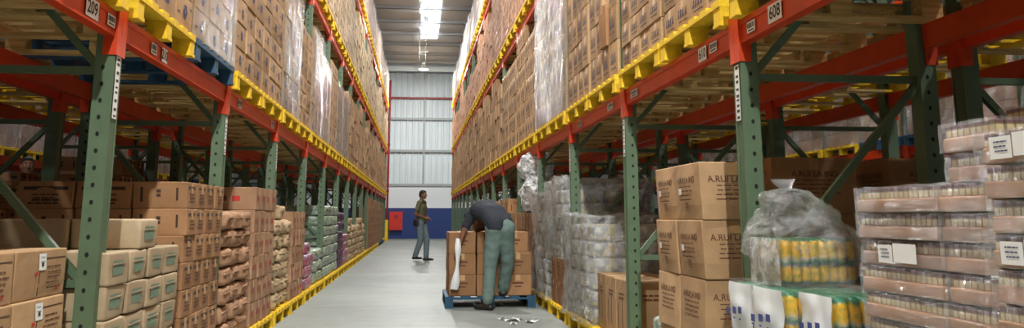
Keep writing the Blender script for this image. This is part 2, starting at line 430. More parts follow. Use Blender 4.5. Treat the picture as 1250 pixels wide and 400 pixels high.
def hand(m,wrist,d,pn,side,curl=.5,s=1.0):
    """palm, four unequal bent fingers and a thumb from the side of the palm; d: pointing direction, pn: palm normal"""
    d=V(d).normalized(); pn=(V(pn)-d*V(pn).dot(d)).normalized(); a=d.cross(pn)*side      # a: towards the thumb
    w=V(wrist)
    for t in (-1,-.33,.33,1): m.rcone(w+a*t*.018*s, w+d*.085*s+a*t*.030*s, .014*s,.0125*s,8,2)
    for i,(t,L) in enumerate(((1.05,.072),(.36,.08),(-.34,.075),(-1.02,.06))):
        b=w+d*.086*s+a*t*.030*s; c1=curl*.7; c2=curl*1.6
        k=b+(d*math.cos(c1)+pn*math.sin(c1)+a*t*.08)*L*.5*s; e=k+(d*math.cos(c2)+pn*math.sin(c2)+a*t*.05)*L*.5*s
        m.rcone(b,k,.0105*s,.009*s,8,2); m.rcone(k,e,.009*s,.0075*s,8,2)
    b=w+d*.03*s+a*.026*s; k=b+(d*.6+a*.7+pn*.3).normalized()*.036*s; e=k+(d*.85+a*.2+pn*.45).normalized()*.032*s
    m.rcone(b,k,.013*s,.0105*s,8,2); m.rcone(k,e,.0105*s,.0085*s,8,2)
def head(m,c,F):
    f=lambda x,y,z: V(c)+F@V((x,y,z))
    m.ell(c,(.095,.075,.105),F,18,12); m.ell(f(.012,0,.012),(.083,.07,.09),F,16,10)
    m.ell(f(.028,0,-.05),(.062,.056,.06),F,16,10); m.ell(f(.062,0,-.092),(.026,.03,.02),F,12,8)         # jaw, chin
    m.rcone(f(.088,0,.018),f(.108,0,-.022),.009,.014,8,2); m.ell(f(.098,0,-.03),(.016,.018,.01),F,10,6)    # nose
    for s in (-1,1):
        m.ell(f(-.002,s*.076,-.01),(.018,.008,.032),F,10,8); m.ell(f(.062,s*.036,-.022),(.026,.022,.02),F,10,6)
        m.rcone(f(.083,s*.012,.03),f(.078,s*.045,.03),.008,.007,8,2)
    m.ell(f(.09,0,-.052),(.012,.024,.006),F,10,6); m.ell(f(.088,0,-.064),(.012,.021,.007),F,10,6)
def face_bits(t,c,F):
    f=lambda x,y,z: V(c)+F@V((x,y,z))
    for s in (-1,1):
        m=MB(); m.ell(f(.078,s*.03,.008),(.011,.014,.009),F,10,8); m.ell(f(.0865,s*.03,.008),(.004,.0055,.0055),F,8,6,1); m.obj('eye',['eye','black'],t)
    m=MB(); m.rcone(f(.0985,-.02,-.058),f(.0985,.02,-.058),.0028,.0028,6,2); m.obj('mouth_line','ink_brown',t)
    for s in (-1,1):
        m=MB(); m.rcone(f(.091,s*.014,.034),f(.083,s*.044,.034),.004,.003,6,2); m.obj('eyebrow','hair',t)
def hair(t,c,F,ext=0):
    m=MB(); f=lambda x,y,z: V(c)+F@V((x,y,z))
    m.ell(f(-.012,0,.03),(.092,.08,.092),F,18,12); m.ell(f(-.04,0,-.01),(.066,.076,.08),F,16,10); m.ell(f(.03,0,.075),(.056,.058,.034),F,14,8)
    return remesh(m,'hair',['hair'],.008,2,t)
def torso(m,pel,che,nk,F,g=0,wide=.17):
    L=F@V((0,1,0)); 
    for s in (-1,1):
        m.rcone(V(pel)+L*s*.055,V(pel)*.5+V(che)*.5+L*s*.05,.105+g,.095+g,14,4); m.rcone(V(pel)*.5+V(che)*.5+L*s*.05,V(che)+L*s*.07,.095+g,.108+g,14,4)
        m.rcone(V(che)+L*s*.06,V(che)*.35+V(nk)*.65+L*s*wide*.75,.1+g,.055+g,12,4)
        m.rcone(V(che)*.25+V(nk)*.75+L*s*wide,V(nk),.055+g,.05+g,12,4)
def shoe(t,ank,dr,sole):
    m=MB(); a=V(ank); d=V(dr).normalized(); z=sole
    h=V((a.x,a.y,z+.035)); 
    for s in (-1,1):
        l=V((0,0,1)).cross(d)*s*.015; m.rcone(h-d*.05+l,h+d*.1+l,.036,.033,10,3); m.rcone(h+d*.1+l,h+d*.17+l+V((0,0,-.006)),.033,.026,10,3)
    m.rcone(h+d*.0,a+V((0,0,.03)),.042,.046,10,3)
    m.v=[(v[0],v[1],max(v[2],z+.001)) for v in m.v]
    return remesh(m,'shoe',['shoe'],.008,2,t)

# --- walking man: forward = local +x
t=link('person',None,None,(.115,22.1,0),rz=math.radians(-22)); tag(t,'man walking in olive t-shirt and grey jeans, hands at his waist, in the aisle','person')
F=frame((1,0,0)); Fh=frame((1,-.12,-.02))
pel,che,nk,hc=V((0,0,.96)),V((0,0,1.30)),V((.0,0,1.485)),V((.03,0,1.635))
body=MB(); torso(body,pel,che,nk,F,-.012,.15)
body.rcone(nk-V((0,0,.03)),hc+V((-.02,0,-.05)),.058,.052,12,3); head(body,hc,Fh)
J={-1:dict(h=V((0,-.085,.93)),k=V((.02,-.085,.5)),a=V((-.12,-.07,.11)),f=V((1,-.1,0)),s=.0),
   1:dict(h=V((.0,.085,.93)),k=V((.12,.08,.5)),a=V((.115,.07,.085)),f=V((1,.12,0)),s=.0)}
A={-1:dict(s=V((0,-.185,1.42)),e=V((-.06,-.25,1.15)),w=V((.14,-.13,1.06)),d=V((.7,.65,-.05)),p=V((-.3,.4,-.8))),
   1:dict(s=V((0,.185,1.42)),e=V((-.03,.25,1.15)),w=V((.15,.13,1.03)),d=V((.65,-.7,.05)),p=V((-.3,-.4,-.8)))}
def limbs(body,J,A,c=(.5,.5)):
    for s in (-1,1):
        j=J[s]; body.rcone(j['h'],j['k'],.082,.053,14,4); body.rcone(j['k'],j['k']*.55+j['a']*.45,.053,.052,12,4); body.rcone(j['k']*.6+j['a']*.4,j['a'],.053,.036,12,4)
        body.rcone(j['a'],j['a']+V((0,0,-.03))+j['f']*.05,.036,.032,10,3)
        a=A[s]; body.rcone(a['s'],a['e'],.05,.038,12,4); body.rcone(a['e'],a['w'],.039,.025,12,4)
        hand(body,a['w'],a['d'],a['p'],-s if a.get('flip') else s,c[0])
limbs(body,J,A)
remesh(body,'body',['skin'],.0065,4,t)
face_bits(t,hc,Fh); hair(t,hc,Fh)
sh=MB(); torso(sh,pel+V((0,0,.0)),che,nk-V((0,0,.012)),F,.012,.165)
for s in (-1,1): a=A[s]; sh.rcone(a['s']+V((0,-s*.02,0)),a['s']*.35+a['e']*.65,.066,.058,12,3)
remesh(sh,'t_shirt',['olive'],.011,4,t)
def trousers(t,J,pel,F,mat,g=.016,low=.02):
    tr=MB(); L=F@V((0,1,0))
    for s in (-1,1):
        j=J[s]; tr.rcone(pel+L*s*.05+V((0,0,-.01)),j['h']+V((0,0,-.03)),.112,.1,14,4); tr.rcone(j['h'],j['k'],.094+g,.062+g,14,4); tr.rcone(j['k'],j['a']+V((0,0,low)),.062+g,.052+g,14,3)
    return remesh(tr,'trousers',[mat],.011,4,t)
trousers(t,J,pel,F,'jeans')
for s in (-1,1): shoe(t,J[s]['a'],J[s]['f'],.035 if s<0 else .002)
m=MB(); m.ell((-.06,-.2,.93),(.075,.035,.09),None,14,10,0,.5); m.rcone((-.06,-.19,1.0),(.0,-.16,1.02),.012,.012,8,2); m.obj('belt_pouch','black',t)

# --- worker bending over the blue pallet, seen from behind
t=link('person',None,None,(.88,10.36,0)); tag(t,'worker in dark t-shirt and grey-green trousers bending over cartons on the blue pallet','person')
pel=V((.11,-.0,.985)); che=V((-.05,.26,1.165)); nk=V((-.12,.44,1.10)); hc=V((-.11,.585,1.0))
F=frame((-.55,.8,.25),up=(-.1,-.3,1)); Lw=V((-.86,-.4,.05)).normalized()
F=Matrix((V((-.42,.88,.2)).normalized(),V((-.9,-.42,-.02)).normalized(),V((0,0,1)))).transposed()
Fh=frame((-.25,.6,-.75),up=(0,.7,.5))
J={1:dict(h=V((.045,.0,.93)),k=V((.0,.035,.51)),a=V((-.03,.03,.09)),f=V((-.55,.5,0))),
   -1:dict(h=V((.2,.03,.93)),k=V((.215,.15,.53)),a=V((.18,.30,.17)),f=V((.1,1,0)))}
A={1:dict(s=V((-.215,.28,1.12)),e=V((-.315,.27,.88)),w=V((-.385,.265,.68)),d=V((-.12,.0,-1)),p=V((.6,.6,0)),flip=False),
   -1:dict(s=V((-.03,.5,1.1)),e=V((-.0,.36,.98)),w=V((-.1,.36,.96)),d=V((-.8,.3,-.1)),p=V((0,.2,-1)),flip=False)}
A[-1]=dict(s=V((-.03,.5,1.1)),e=V((.02,.62,.98)),w=V((-.05,.7,.92)),d=V((-.8,.3,-.3)),p=V((0,.2,-1)),flip=False)
def torso2(m,g=0):
    L=F@V((0,1,0)); mid=pel*.5+che*.5+V((-.0,-.03,.045))
    for s in (-1,1):
        m.rcone(pel+L*s*.06,mid+L*s*.055,.112+g,.1+g,14,4); m.rcone(mid+L*s*.055,che+L*s*.07,.1+g,.112+g,14,4)
        m.rcone(che+L*s*.06,nk+L*s*.11+V((0,0,.0)),.105+g,.06+g,12,4); m.rcone(nk+L*s*.13,nk,.056+g,.05+g,12,4)
        m.rcone(che+L*s*.08,A[s]['s'],.08+g,.05+g,12,4)
body=MB(); torso2(body,-.012); body.rcone(nk,hc+Fh@V((-.03,0,-.04)),.056,.052,12,3); head(body,hc,Fh); limbs(body,J,A,(.75,.6))
remesh(body,'body',['skin'],.0065,4,t); face_bits(t,hc,Fh); hair(t,hc,Fh)
sh=MB(); torso2(sh,.012)
for s in (-1,1): a=A[s]; sh.rcone(a['s'],a['s']*.42+a['e']*.58,.066,.056,12,3)
# loose shirt folds
o_=remesh(sh,'t_shirt',['navy'],.011,3,t)
for v in o_.data.vertices:
    q=noise.noise(v.co*9)*.006; v.co+=v.normal*q
tr=MB(); 
for s in (-1,1):
    j=J[s]; L=V((-1,0,0)); b=pel+V((-s*.062,0,-.0))
    tr.rcone(b+V((-.015,.04,.03)),b+V((0,-.015,-.04)),.108,.122,14,4); tr.rcone(b+V((0,-.01,-.04)),j['k'],.118,.082,14,4); tr.rcone(j['k'],j['a']+V((0,0,.03)),.08,.068,14,3)
o_=remesh(tr,'trousers',['workpants'],.011,3,t)
for v in o_.data.vertices:
    q=noise.noise(V((v.co.x*8,v.co.y*8,v.co.z*16)))*.009; v.co+=v.normal*q
shoe(t,J[1]['a'],J[1]['f'],.002); shoe(t,J[-1]['a'],J[-1]['f'],.1415)
m=MB(); n=28; c=pel+V((-.03,.035,.075)); ux=V((.93,.1,.22)).normalized()*.178; uy=V((-.2,.85,.35)).normalized()*.135; up=ux.cross(uy).normalized()
vs=[]
for j in (-.016,.016):
    for i in range(n):
        a=2*PI*i/n; vs.append(c+ux*math.cos(a)+uy*math.sin(a)+up*j)
m.add(vs,[(i,(i+1)%n,n+(i+1)%n,n+i) for i in range(n)],0,True); m.obj('belt','belt',t)
# white strip of film hanging from his hand
m=MB(); N=18; vs=[]
for i in range(N+1):
    u=i/N; x=.5+.035*math.sin(u*2.2)-.07*u; y=10.575-.03*math.sin(u*3); z=.83-.6*u
    w=.022+.012*math.sin(u*9)+.018*u; c,s_=math.cos(u*4),math.sin(u*4)
    vs += [(x-w,y-.008*s_,z),(x+w,y+.012*s_,z-.01),(x+w,y+.012*s_+.003,z-.01),(x-w,y-.008*s_+.003,z)]
fs=[]
for i in range(N):
    a=4*i; b=a+4
    for q in range(4): fs.append((a+q,a+(q+1)%4,b+(q+1)%4,b+q))
m.add(vs,fs,0,True); o=m.obj('film_strip','white_plastic'); tag(o,'white strip of wrapping film hanging from the bending worker\'s left hand','plastic strip')

# --- person standing in the next aisle, only the head seen over the cartons
t=link('person',None,None,(-4.8,11.2,0),rz=math.radians(-60)); tag(t,'person with dark hair in the left aisle, head just visible above the stacked cartons','person')
F=frame((1,0,0)); pel,che,nk,hc=V((0,0,1.0)),V((0,0,1.36)),V((.0,0,1.55)),V((.03,0,1.70))
J={-1:dict(h=V((0,-.085,.96)),k=V((.02,-.085,.52)),a=V((-.0,-.08,.085)),f=V((1,-.1,0))),1:dict(h=V((.0,.085,.96)),k=V((.03,.09,.52)),a=V((.03,.1,.085)),f=V((1,.12,0)))}
A={-1:dict(s=V((0,-.185,1.48)),e=V((-.03,-.24,1.2)),w=V((.05,-.23,.96)),d=V((.1,.05,-1)),p=V((0,1,0))),1:dict(s=V((0,.185,1.48)),e=V((-.03,.24,1.2)),w=V((.05,.23,.96)),d=V((.1,-.05,-1)),p=V((0,-1,0)))}
body=MB(); torso(body,pel,che,nk,F,-.012,.15); body.rcone(nk-V((0,0,.03)),hc+V((-.02,0,-.05)),.058,.052,12,3); head(body,hc,F); limbs(body,J,A)
remesh(body,'body',['skin_light'],.0065,4,t); face_bits(t,hc,F); hair(t,hc,F)
sh=MB(); torso(sh,pel,che,nk-V((0,0,.012)),F,.012,.165)
for s in (-1,1): a=A[s]; sh.rcone(a['s']+V((0,-s*.02,0)),a['s']*.35+a['e']*.65,.066,.058,12,3)
remesh(sh,'t_shirt',['navy'],.011,4,t); trousers(t,J,pel,F,'jeans')
for s in (-1,1): shoe(t,J[s]['a'],J[s]['f'],.002)

# ------------------------------------------------------------------ the building
HC = 8.5; YF = 44.3; XW = 17.0; YB = -7.0
m=MB(); m.box(-XW,XW,YB,YF+.3,-.2,0); struct(m.obj('floor','concrete'))
m=MB(); m.box(-XW,XW,YB,YF+.3,HC,HC+.1)
ceil=struct(m.obj('ceiling','roof'))
k=0; y=YF-1.2
while y>YB+1:
    m=MB(); m.box(-XW,XW,y-.03,y+.03,HC-.13,HC-.002); m.box(-XW,XW,y-.03,y+.06,HC-.13,HC-.12)
    m.obj('purlin','roof',ceil); y-=2.2
for y in (41.0,21.4,5.8):
    m=MB(); m.box(-XW,XW,y-.1,y+.1,HC-.5,HC-.46); m.box(-XW,XW,y-.1,y+.1,HC-.28,HC-.25); m.box(-XW,XW,y-.01,y+.01,HC-.46,HC-.28)
    m.obj('roof_girder','grey_paint',ceil)
m=MB(); m.box(-XW,XW,YF,YF+.3,0,2.63); struct(m.obj('wall_far','farwall'))
m=MB(); x=-XW; pts=[]
while x<XW:
    pts += [(x,.0),(x+.16,.0),(x+.19,.045),(x+.27,.045),(x+.30,.0)]; x+=.30
vs=[]; fs=[]
for a,b in pts: vs += [(a,YF+.12-b,2.63),(a,YF+.12-b,HC)]
for i in range(len(pts)-1): fs.append((2*i,2*i+2,2*i+3,2*i+1))
m.add(vs,fs); struct(m.obj('wall_far_cladding','cladding'))
m=MB(); m.box(-XW,XW,YF+.2,YF+.3,2.63,HC); struct(m.obj('wall_far_backing','wallgrey'))
for i,(z,h,mm) in enumerate(((2.69,.1,'grey_paint'),(4.42,.1,'grey_paint'),(6.07,.1,'grey_paint'),(7.15,.09,'dark_red'))):
    m=MB(); m.box(-XW,XW,YF-.06,YF+.05,z-h/2,z+h/2); m.box(-XW,XW,YF-.07,YF-.06,z-h/2-.02,z-h/2+.03); struct(m.obj('trim_%d'%(i+1),mm))
for i,x in enumerate((.28,-6.2,6.8)):
    m=MB(); m.box(x-.05,x+.05,YF-.05,YF+.06,2.74,7.1); struct(m.obj('trim_%d'%(i+5),'grey_paint'))
for nm,x0,x1,y0,y1 in (('wall_left',-XW-.2,-XW,YB,YF+.3),('wall_right',XW,XW+.2,YB,YF+.3),('wall_back',-XW,XW,YB-.2,YB)):
    m=MB(); m.box(x0,x1,y0,y1,0,HC); struct(m.obj(nm,'wallgrey'))
k=0
for xs in (.04,-5.6,5.2):
    for (y0,y1) in ((22.0,35.4),(7,19)):  # only the first strip is in view; the others are added unseen for light
        k+=1; m=MB(); m.box(xs,xs+.68,y0,y1,HC-.03,HC-.003)
        struct(m.obj('window_%d'%k,'skylight'))
for i,x in enumerate((-.03,.235)):
    m=MB(); m.cyl((x,YB+.1,HC-.517),(x,43.0,HC-.517),.016,8)
    tag(m.obj('electrical_conduit','steel'),('left' if i==0 else 'right')+' of the two thin steel conduits running under the roof above the aisle','pipe')
# lamps
reflm=MB(); reflm.cyl((0,0,-.02),(0,0,-.26),.07,20,0,.2,False); reflm.cyl((0,0,-.025),(0,0,-.255),.065,20,0,.19,False)
reflm=reflm.mesh('reflector',['lampglass'])
housm=MB(); housm.cyl((0,0,.16),(0,0,-.02),.06,16); housm.cyl((0,0,.2),(0,0,.16),.03,12); housm=housm.mesh('housing',['grey_paint'])
bulbm=MB(); bulbm.ell((0,0,-.11),(.045,.045,.07),None,14,10); bulbm=bulbm.mesh('bulb',['bulb'])
corm=MB(); corm.cyl((0,0,.2),(0,0,HC-7.952),.008,6); corm=corm.mesh('hanging_rod',['steel'])
AIS={'centre':.17,'left':-5.2,'right':5.35}
LAMPW={'centre':950,'left':190,'right':240}
for an,x in AIS.items():
    for i,y in enumerate((38.6,29.9,21.2,12.5,3.8,-4.6)):
        if an!='centre' and i in (0,): continue
        t=link('high_bay_lamp',None,None,(x,y,7.95))
        pos={'centre':'main aisle','left':'aisle left of the racks','right':'aisle right of the racks'}[an]
        tag(t,'white bell-shaped roof lamp over the %s, %s from the far wall'%(pos,nth(i+1)),'lamp','high bay lamps over the aisles')
        link('reflector',reflm,t); link('housing',housm,t); link('bulb',bulbm,t); link('hanging_rod',corm,t)
        ld=bpy.data.lights.new('lamp_light','POINT'); ld.energy=LAMPW[an]*(3.6 if i==5 else 2.0 if i==4 else 1.25 if i==0 else .6 if i in (1,2) else 1.15); ld.shadow_soft_size=.09; ld.color=(.97,1,.965)
        link('lamp_light',ld,t,(0,0,-.24))
# far end fittings
t=link('fire_hose_cabinet',None,None,(-1.05,YF-.202,.42)); tag(t,'red fire hose cabinet on the blue part of the far wall','cabinet')
m=MB(); m.box(-.33,.33,0,.2,0,.92); m.obj('body','red',t)
m=MB(); m.box(-.3,.3,-.02,0,.03,.89); d=m.obj('door','red',t)
m=MB(); m.cyl((0,-.021,.66),(0,-.03,.66),.085,20,0); m.cyl((0,-.03,.66),(0,-.034,.66),.045,16,1); m.obj('round_emblem',['black','red'],d)
m=MB(); m.box(.22,.25,-.04,-.02,.4,.5); m.obj('handle','black',d)
t=link('red_pipe_column',None,None,(-1.47,43.3,0)); tag(t,'tall red pipe at the left end of the blue and white wall','pipe')
m=MB(); m.cyl((0,0,0),(0,0,7.9),.055,14); m.obj('pipe','dark_red',t)
m=MB(); 
for z in (.1,2.3,4.6,6.9): m.cyl((0,0,z),(0,0,z+.08),.075,14)
m.obj('coupling','dark_red',t)
t=link('yellow_guard',None,None,(-1.42,41.6,0)); tag(t,'yellow post guard at the far end of the left rack','guard')
m=MB(); m.box(-.1,.1,-.1,-.07,0,.95); m.box(-.1,-.07,-.1,.1,0,.95); m.box(.07,.1,-.1,.1,0,.95); m.obj('shield','yellow',t)
m=MB(); m.box(-.15,.15,-.15,.15,0,.012); m.obj('foot_plate','yellow',t)
# paper scraps on the floor
def scrap(x,y,sz,seed,label,mat='label'):
    rr=random.Random(seed); n=11; vs=[(0,0,.012)]
    for j in range(n):
        a=2*PI*j/n; r=sz*rr.uniform(.35,1); vs.append((r*math.cos(a)*1.3,r*math.sin(a),rr.uniform(.002,.035)))
    fs=[(0,1+j,1+(j+1)%n) for j in range(n)]
    m=MB(); m.add(vs,fs); m.add([(v[0],v[1],v[2]-.0015) for v in vs],[tuple(reversed(f)) for f in fs])
    tag(m.obj('paper_scrap',mat,loc=(x,y,.001)),label,'paper','torn scraps on the floor')
scrap(1.05,9.3,.1,1,'largest torn white scrap on the floor beside the blue pallet')
scrap(1.2,9.13,.07,2,'small torn white scrap on the floor, nearest the right rack')
scrap(.93,9.42,.05,3,'small torn white scrap on the floor, left of the big scrap')
scrap(1.0,8.98,.05,4,'small torn white scrap on the floor, nearest the camera')
m=MB(); m.v=[]; 
for i in range(14):
    a=2*PI*i/14; m.v.append((.42*math.cos(a)*(1+.3*math.sin(3*a)),.55*math.sin(a)*(1+.2*math.cos(2*a)),.0015))
m.f=[tuple(range(14))]; m.mi=[0]; m.sm=[False]
tag(m.obj('floor_stain',basic('dark_floor_stain',lin(127,129,125),.55,.1,8),loc=(1.0,9.1,0)),'dark scuffed stain on the concrete in front of the blue pallet','stain',kind='stuff')
# ------------------------------------------------------------------ pallet racks
BAY=2.393; XL=-1.492; XR=1.629; YL=4.2345; YR=4.0805; DEP=.94; LV=(1.93,3.97,5.99); BH=.12
def post_mesh(holes):
    m=MB(); w,d=.085,.10
    m.box(-w/2,w/2,-d/2,d/2,.012,6.32,0)
    for y in (-1,1): m.box(-w/2-.004,-w/2,y*d/2-(.012 if y>0 else 0),y*d/2+(.012 if y<0 else 0),.012,6.32,0)
    m.box(-.07,.07,-.08,.08,0,.012,0)
    for y in (-.035,.035): m.cyl((-.055,y,.012),(-.055,y,.03),.01,8,0)
    if holes:
        z=.12
        while z<(3.9 if holes==1 else 2.4):
            for s in (-1,1):
                y=s*(d/2+.0012); pts=[Vector((.004+.009*math.cos(2*PI*j/8),y,z+.012*math.sin(2*PI*j/8))) for j in range(8)]
                if s>0: pts.reverse()
                m.add(pts,[tuple(range(8))],1)
            z+=.079
    return m.mesh('post',['green','hole'])
POST=[post_mesh(0),post_mesh(1)]
def brace_mesh():
    m=MB(); a,b=.045,DEP-.045
    for k in range(6): m.bar((a,0,.78+.99*k),(b,0,.78+.99*k),.035,.035)
    for k in range(5): m.bar((a,0,.80+.99*k),(b,0,.80+.99*k+.94),.034,.034)
    return m.mesh('bracing',['green'])
BRACE=brace_mesh()
def beam_mesh(L):
    m=MB(); m.box(-.025,.025,.053,L-.053,0,BH); m.box(-.03,-.025,.053,L-.053,BH-.03,BH); m.box(-.03,-.025,.053,L-.053,0,.012)
    for q in (0,1):
        f=(lambda y:y) if q==0 else (lambda y:L-y)
        m.box(-.043,-.037,min(f(.001),f(.062)),max(f(.001),f(.062)),-.09,BH+.03); m.box(-.04,.022,min(f(.0545),f(.060)),max(f(.0545),f(.060)),-.09,BH+.03)
        m.cyl((0,f(.058),-.045),(0,f(.066),-.045),.009,8)
    return m.mesh('beam',['orange'])
BEAM=beam_mesh(BAY)
def rack(label,X0,s,Y0,n0,n1,detail):
    t=link('pallet_rack',None,None,(X0,Y0+n0*BAY,0)); tag(t,label,'rack','pallet racks of green posts and orange beams')
    rot=0 if s>0 else PI
    frames={}
    for n in range(n0,n1+1):
        y=(n-n0)*BAY
        f=link('upright_frame',BRACE,t,(0,y,0),rot)
        h=1 if (detail and -1<=n<6) else 0
        link('post',POST[h],f); link('post',POST[h],f,(DEP,0,0),PI)
        frames[n]=f
    beams={}
    for n in range(n0,n1):
        for k,z in enumerate(LV):
            y=(n-n0)*BAY
            if s>0: f=link('beam',BEAM,t,(-.012,y,z)); b=link('beam',BEAM,t,(DEP+.012,y+BAY,z),PI)
            else: f=link('beam',BEAM,t,(.012,y+BAY,z),PI); b=link('beam',BEAM,t,(-DEP-.012,y,z))
            beams[n,k]=f
    return t,frames,beams
rackL,frL,bmL=rack('green and orange pallet rack along the left side of the aisle',XL,-1,YL,-3,15,True)
rackR,frR,bmR=rack('green and orange pallet rack along the right side of the aisle',XR,1,YR,-3,15,True)
GAP=.24
rack('shaded pallet rack standing back to back behind the left aisle rack',XL-2*DEP-GAP,1,YL,-3,12,False)
rack('shaded pallet rack standing back to back behind the right aisle rack',XR+2*DEP+GAP,-1,YR,-3,12,False)
XLL=XL-2*DEP-GAP-3.05; XRR=XR+2*DEP+GAP+3.05
rack('farther pallet rack seen beneath the left racks, across the next aisle',XLL,-1,YL,0,11,False)
rack('farther pallet rack seen beneath the right racks, across the next aisle',XRR,1,YR,0,11,False)
# location labels: plate with number or bar code, on the aisle face of a beam or post
def plate(parent_frame, side, y, z, w, h, txt=None, bars=0, x=None, name='location_label'):
    m=MB(); fr=(Vector((0,0,0)),Vector((0,-1,0) if side>0 else (0,1,0)))
    p=Print(m,fr); p.rect(-w/2,w/2,-h/2,h/2,0); m.xf(lambda v:v)
    q=Print(m,(Vector((-.0008*side,0,0)),fr[1]))
    if txt: q.text(txt,0,0,h*.95,1,.02)
    if bars:
        rr=random.Random(int(y*100)); a=-w*.42
        if h<w:
            while a<w*.42:
                b=rr.uniform(.002,.006); q.rect(a,a+b,-h*.1,h*.36,1); a+=b+rr.uniform(.002,.005)
            q.rect(-w*.35,w*.35,-h*.36,-h*.24,1)
        else:
            a=-h*.47
            while a<h*.47:
                b=rr.uniform(.006,.016); q.rect(-w*.25,w*.3,a,a+b,1); a+=b+rr.uniform(.008,.03)
    xx=((XR-.012-.0315) if side>0 else (XL+.012+.0315)) if x is None else x
    o=m.obj(name,['label','ink']); o.matrix_world=Matrix.Translation((xx,y,z)); 
    bpy.context.view_layer.update()
    o.parent=parent_frame; o.matrix_parent_inverse=parent_frame.matrix_world.inverted()
bpy.context.view_layer.update()
plate(bmL[-1,0],-1,3.87,1.99,.15,.085,'209'); plate(bmL[-1,0],-1,4.11,1.99,.1,.055,None,1)
plate(bmL[0,0],-1,4.78,1.985,.1,.06,None,1); plate(bmL[0,0],-1,4.98,1.985,.11,.08,'210')
plate(bmR[-1,0],1,3.60,1.99,.15,.085,'608'); plate(bmR[-1,0],1,3.88,1.985,.1,.055,None,1)
plate(bmR[0,0],1,4.60,1.985,.14,.08,'610'); plate(bmR[0,0],1,4.42,1.99,.12,.055,None,1)
plate(bmR[0,0],1,6.15,1.985,.2,.055,None,1); plate(bmR[1,0],1,6.95,1.985,.2,.06,None,1); plate(bmR[1,0],1,8.3,1.985,.16,.06,None,1)
plate(bmL[1,0],-1,7.1,1.985,.12,.07,None,1); plate(bmL[1,0],-1,8.7,1.985,.16,.07,None,1)
for n in range(0,4):
    plate(frR[n],1,YR+n*BAY,1.69,.06,.3 if n else .28,None,1,x=XR-.0425-.0055)
    plate(frL[n],-1,YL+n*BAY,1.69,.06,.3,None,1,x=XL+.0425+.0055)

# ------------------------------------------------------------------ pallets
PD,PW,PH=1.08,1.10,.14
def m_pal(name, paint):
    s=NT(name); s.b.inputs['Roughness'].default_value=.7
    tc=s.add('ShaderNodeTexCoord'); mp=s.add('ShaderNodeMapping'); mp.inputs['Scale'].default_value=(1.5,22,22)
    s.lk(tc.outputs['Object'],mp.inputs[0]); n=s.noise(2.2,4,vec=mp.outputs[0])
    c=s.ramp(n.outputs[0],[(.3,lin(178,140,80)),(.7,lin(232,198,132))]).outputs[0]
    f=s.add('ShaderNodeNewGeometry').outputs['Random Per Island']
    r=s.ramp(f,[(0,(.5,.42,.36,1)),(.6,(1,1,1,1)),(1,(1.1,1.08,1,1))]).outputs[0]
    c=s.mix(1.0,c,r,'MULTIPLY')
    sp=s.add('ShaderNodeSeparateXYZ'); s.lk(tc.outputs['Object'],sp.inputs[0])
    n2=s.noise(9,3); ad=s.add('ShaderNodeMath',operation='MULTIPLY_ADD'); s.lk(n2.outputs[0],ad.inputs[0]); ad.inputs[1].default_value=.1; s.lk(sp.outputs['X'],ad.inputs[2])
    lt=s.add('ShaderNodeMath',operation='LESS_THAN'); s.lk(ad.outputs[0],lt.inputs[0]); lt.inputs[1].default_value=-.30
    n3=s.noise(30,4); y=s.ramp(n3.outputs[0],[(.3,tuple(q*.8 for q in paint[:3])+(1,)),(.6,paint)]).outputs[0]
    c=s.mix(lt.outputs[0],c,y); s.lk(c,s.b.inputs['Base Color']); s.bump(n.outputs[0],.2,.004); return s.m
M['pal']=m_pal('yellow_ended_pallet_wood',lin(244,200,24))
def pallet_parts():
    P=[]
    for y in (-PW/2+.05,0,PW/2-.05): P.append(('bottom_board',(-PD/2,PD/2,y-.05,y+.05,0,.018)))
    for y in (-PW/2+.05,0,PW/2-.05):
        for x in (-PD/2+.06,0,PD/2-.06): P.append(('block',(x-.055,x+.055,y-.048,y+.048,.018,.1)))
    for x in (-PD/2+.055,0,PD/2-.055): P.append(('stringer_board',(x-.055,x+.055,-PW/2,PW/2,.1,.12)))
    n=6; w=.11; g=(PW-n*w)/(n-1)
    for i in range(n):
        y=-PW/2+i*(w+g); P.append(('deck_board',(-PD/2,PD/2,y,y+w,.12,PH)))
    return P
def pal_mesh(mat):
    m=MB()
    for nm,b in pallet_parts(): m.box(*b)
    return m.mesh('pallet',[mat])
def pal_part_meshes(mat):
    out=[]
    for nm,b in pallet_parts():
        m=MB(); m.box(*b); out.append((nm,m.mesh(nm,[mat])))
    return out
PM={k:pal_mesh(k) for k in ('pal','wood','bluewood')}; PP={k:pal_part_meshes(k) for k in ('pal','wood','bluewood')}
def pallet(x,y,z,rz,mat,parts,label,group,name='pallet'):
    if parts:
        t=link(name,None,None,(x,y,z),rz)
        for nm,me in PP[mat]: link(nm,me,t)
    else: t=link(name,PM[mat],None,(x,y,z),rz)
    return tag(t,label,'pallet',group)
def side_x(side): return XR-.1 if side=='right' else XL+.1     # aisle face of the pallets
def slot(side,n,half):
    Y0=YR if side=='right' else YL
    return Y0+n*BAY+(.05+.02+PW/2 if half==0 else BAY-.05-.02-PW/2)
SH={0:'lowest beam shelf',1:'second beam shelf',2:'top beam shelf','f':'floor'}
RS={}                                                        # deterministic small offsets
def place_pallet(side,n,half,lv,mat='pal',parts=False,jit=0):
    sg=1 if side=='right' else -1
    x=side_x(side)+sg*PD/2 + sg*jit; y=slot(side,n,half); z=0 if lv=='f' else LV[lv]+BH
    rz=0 if side=='right' else PI
    k=(n+3)*2+half+1
    col={'pal':'yellow-ended','bluewood':'blue','wood':'plain'}[mat]
    pallet(x,y,z,rz,mat,parts,'%s wooden pallet, %s along the %s rack\'s %s'%(col,nth(k),side,SH[lv]) if lv!='f' else
           '%s wooden pallet, %s along on the floor under the %s rack'%(col,nth(k),side),'%s pallets under the stored goods'%col)
    return x,y,z+PH,rz,sg
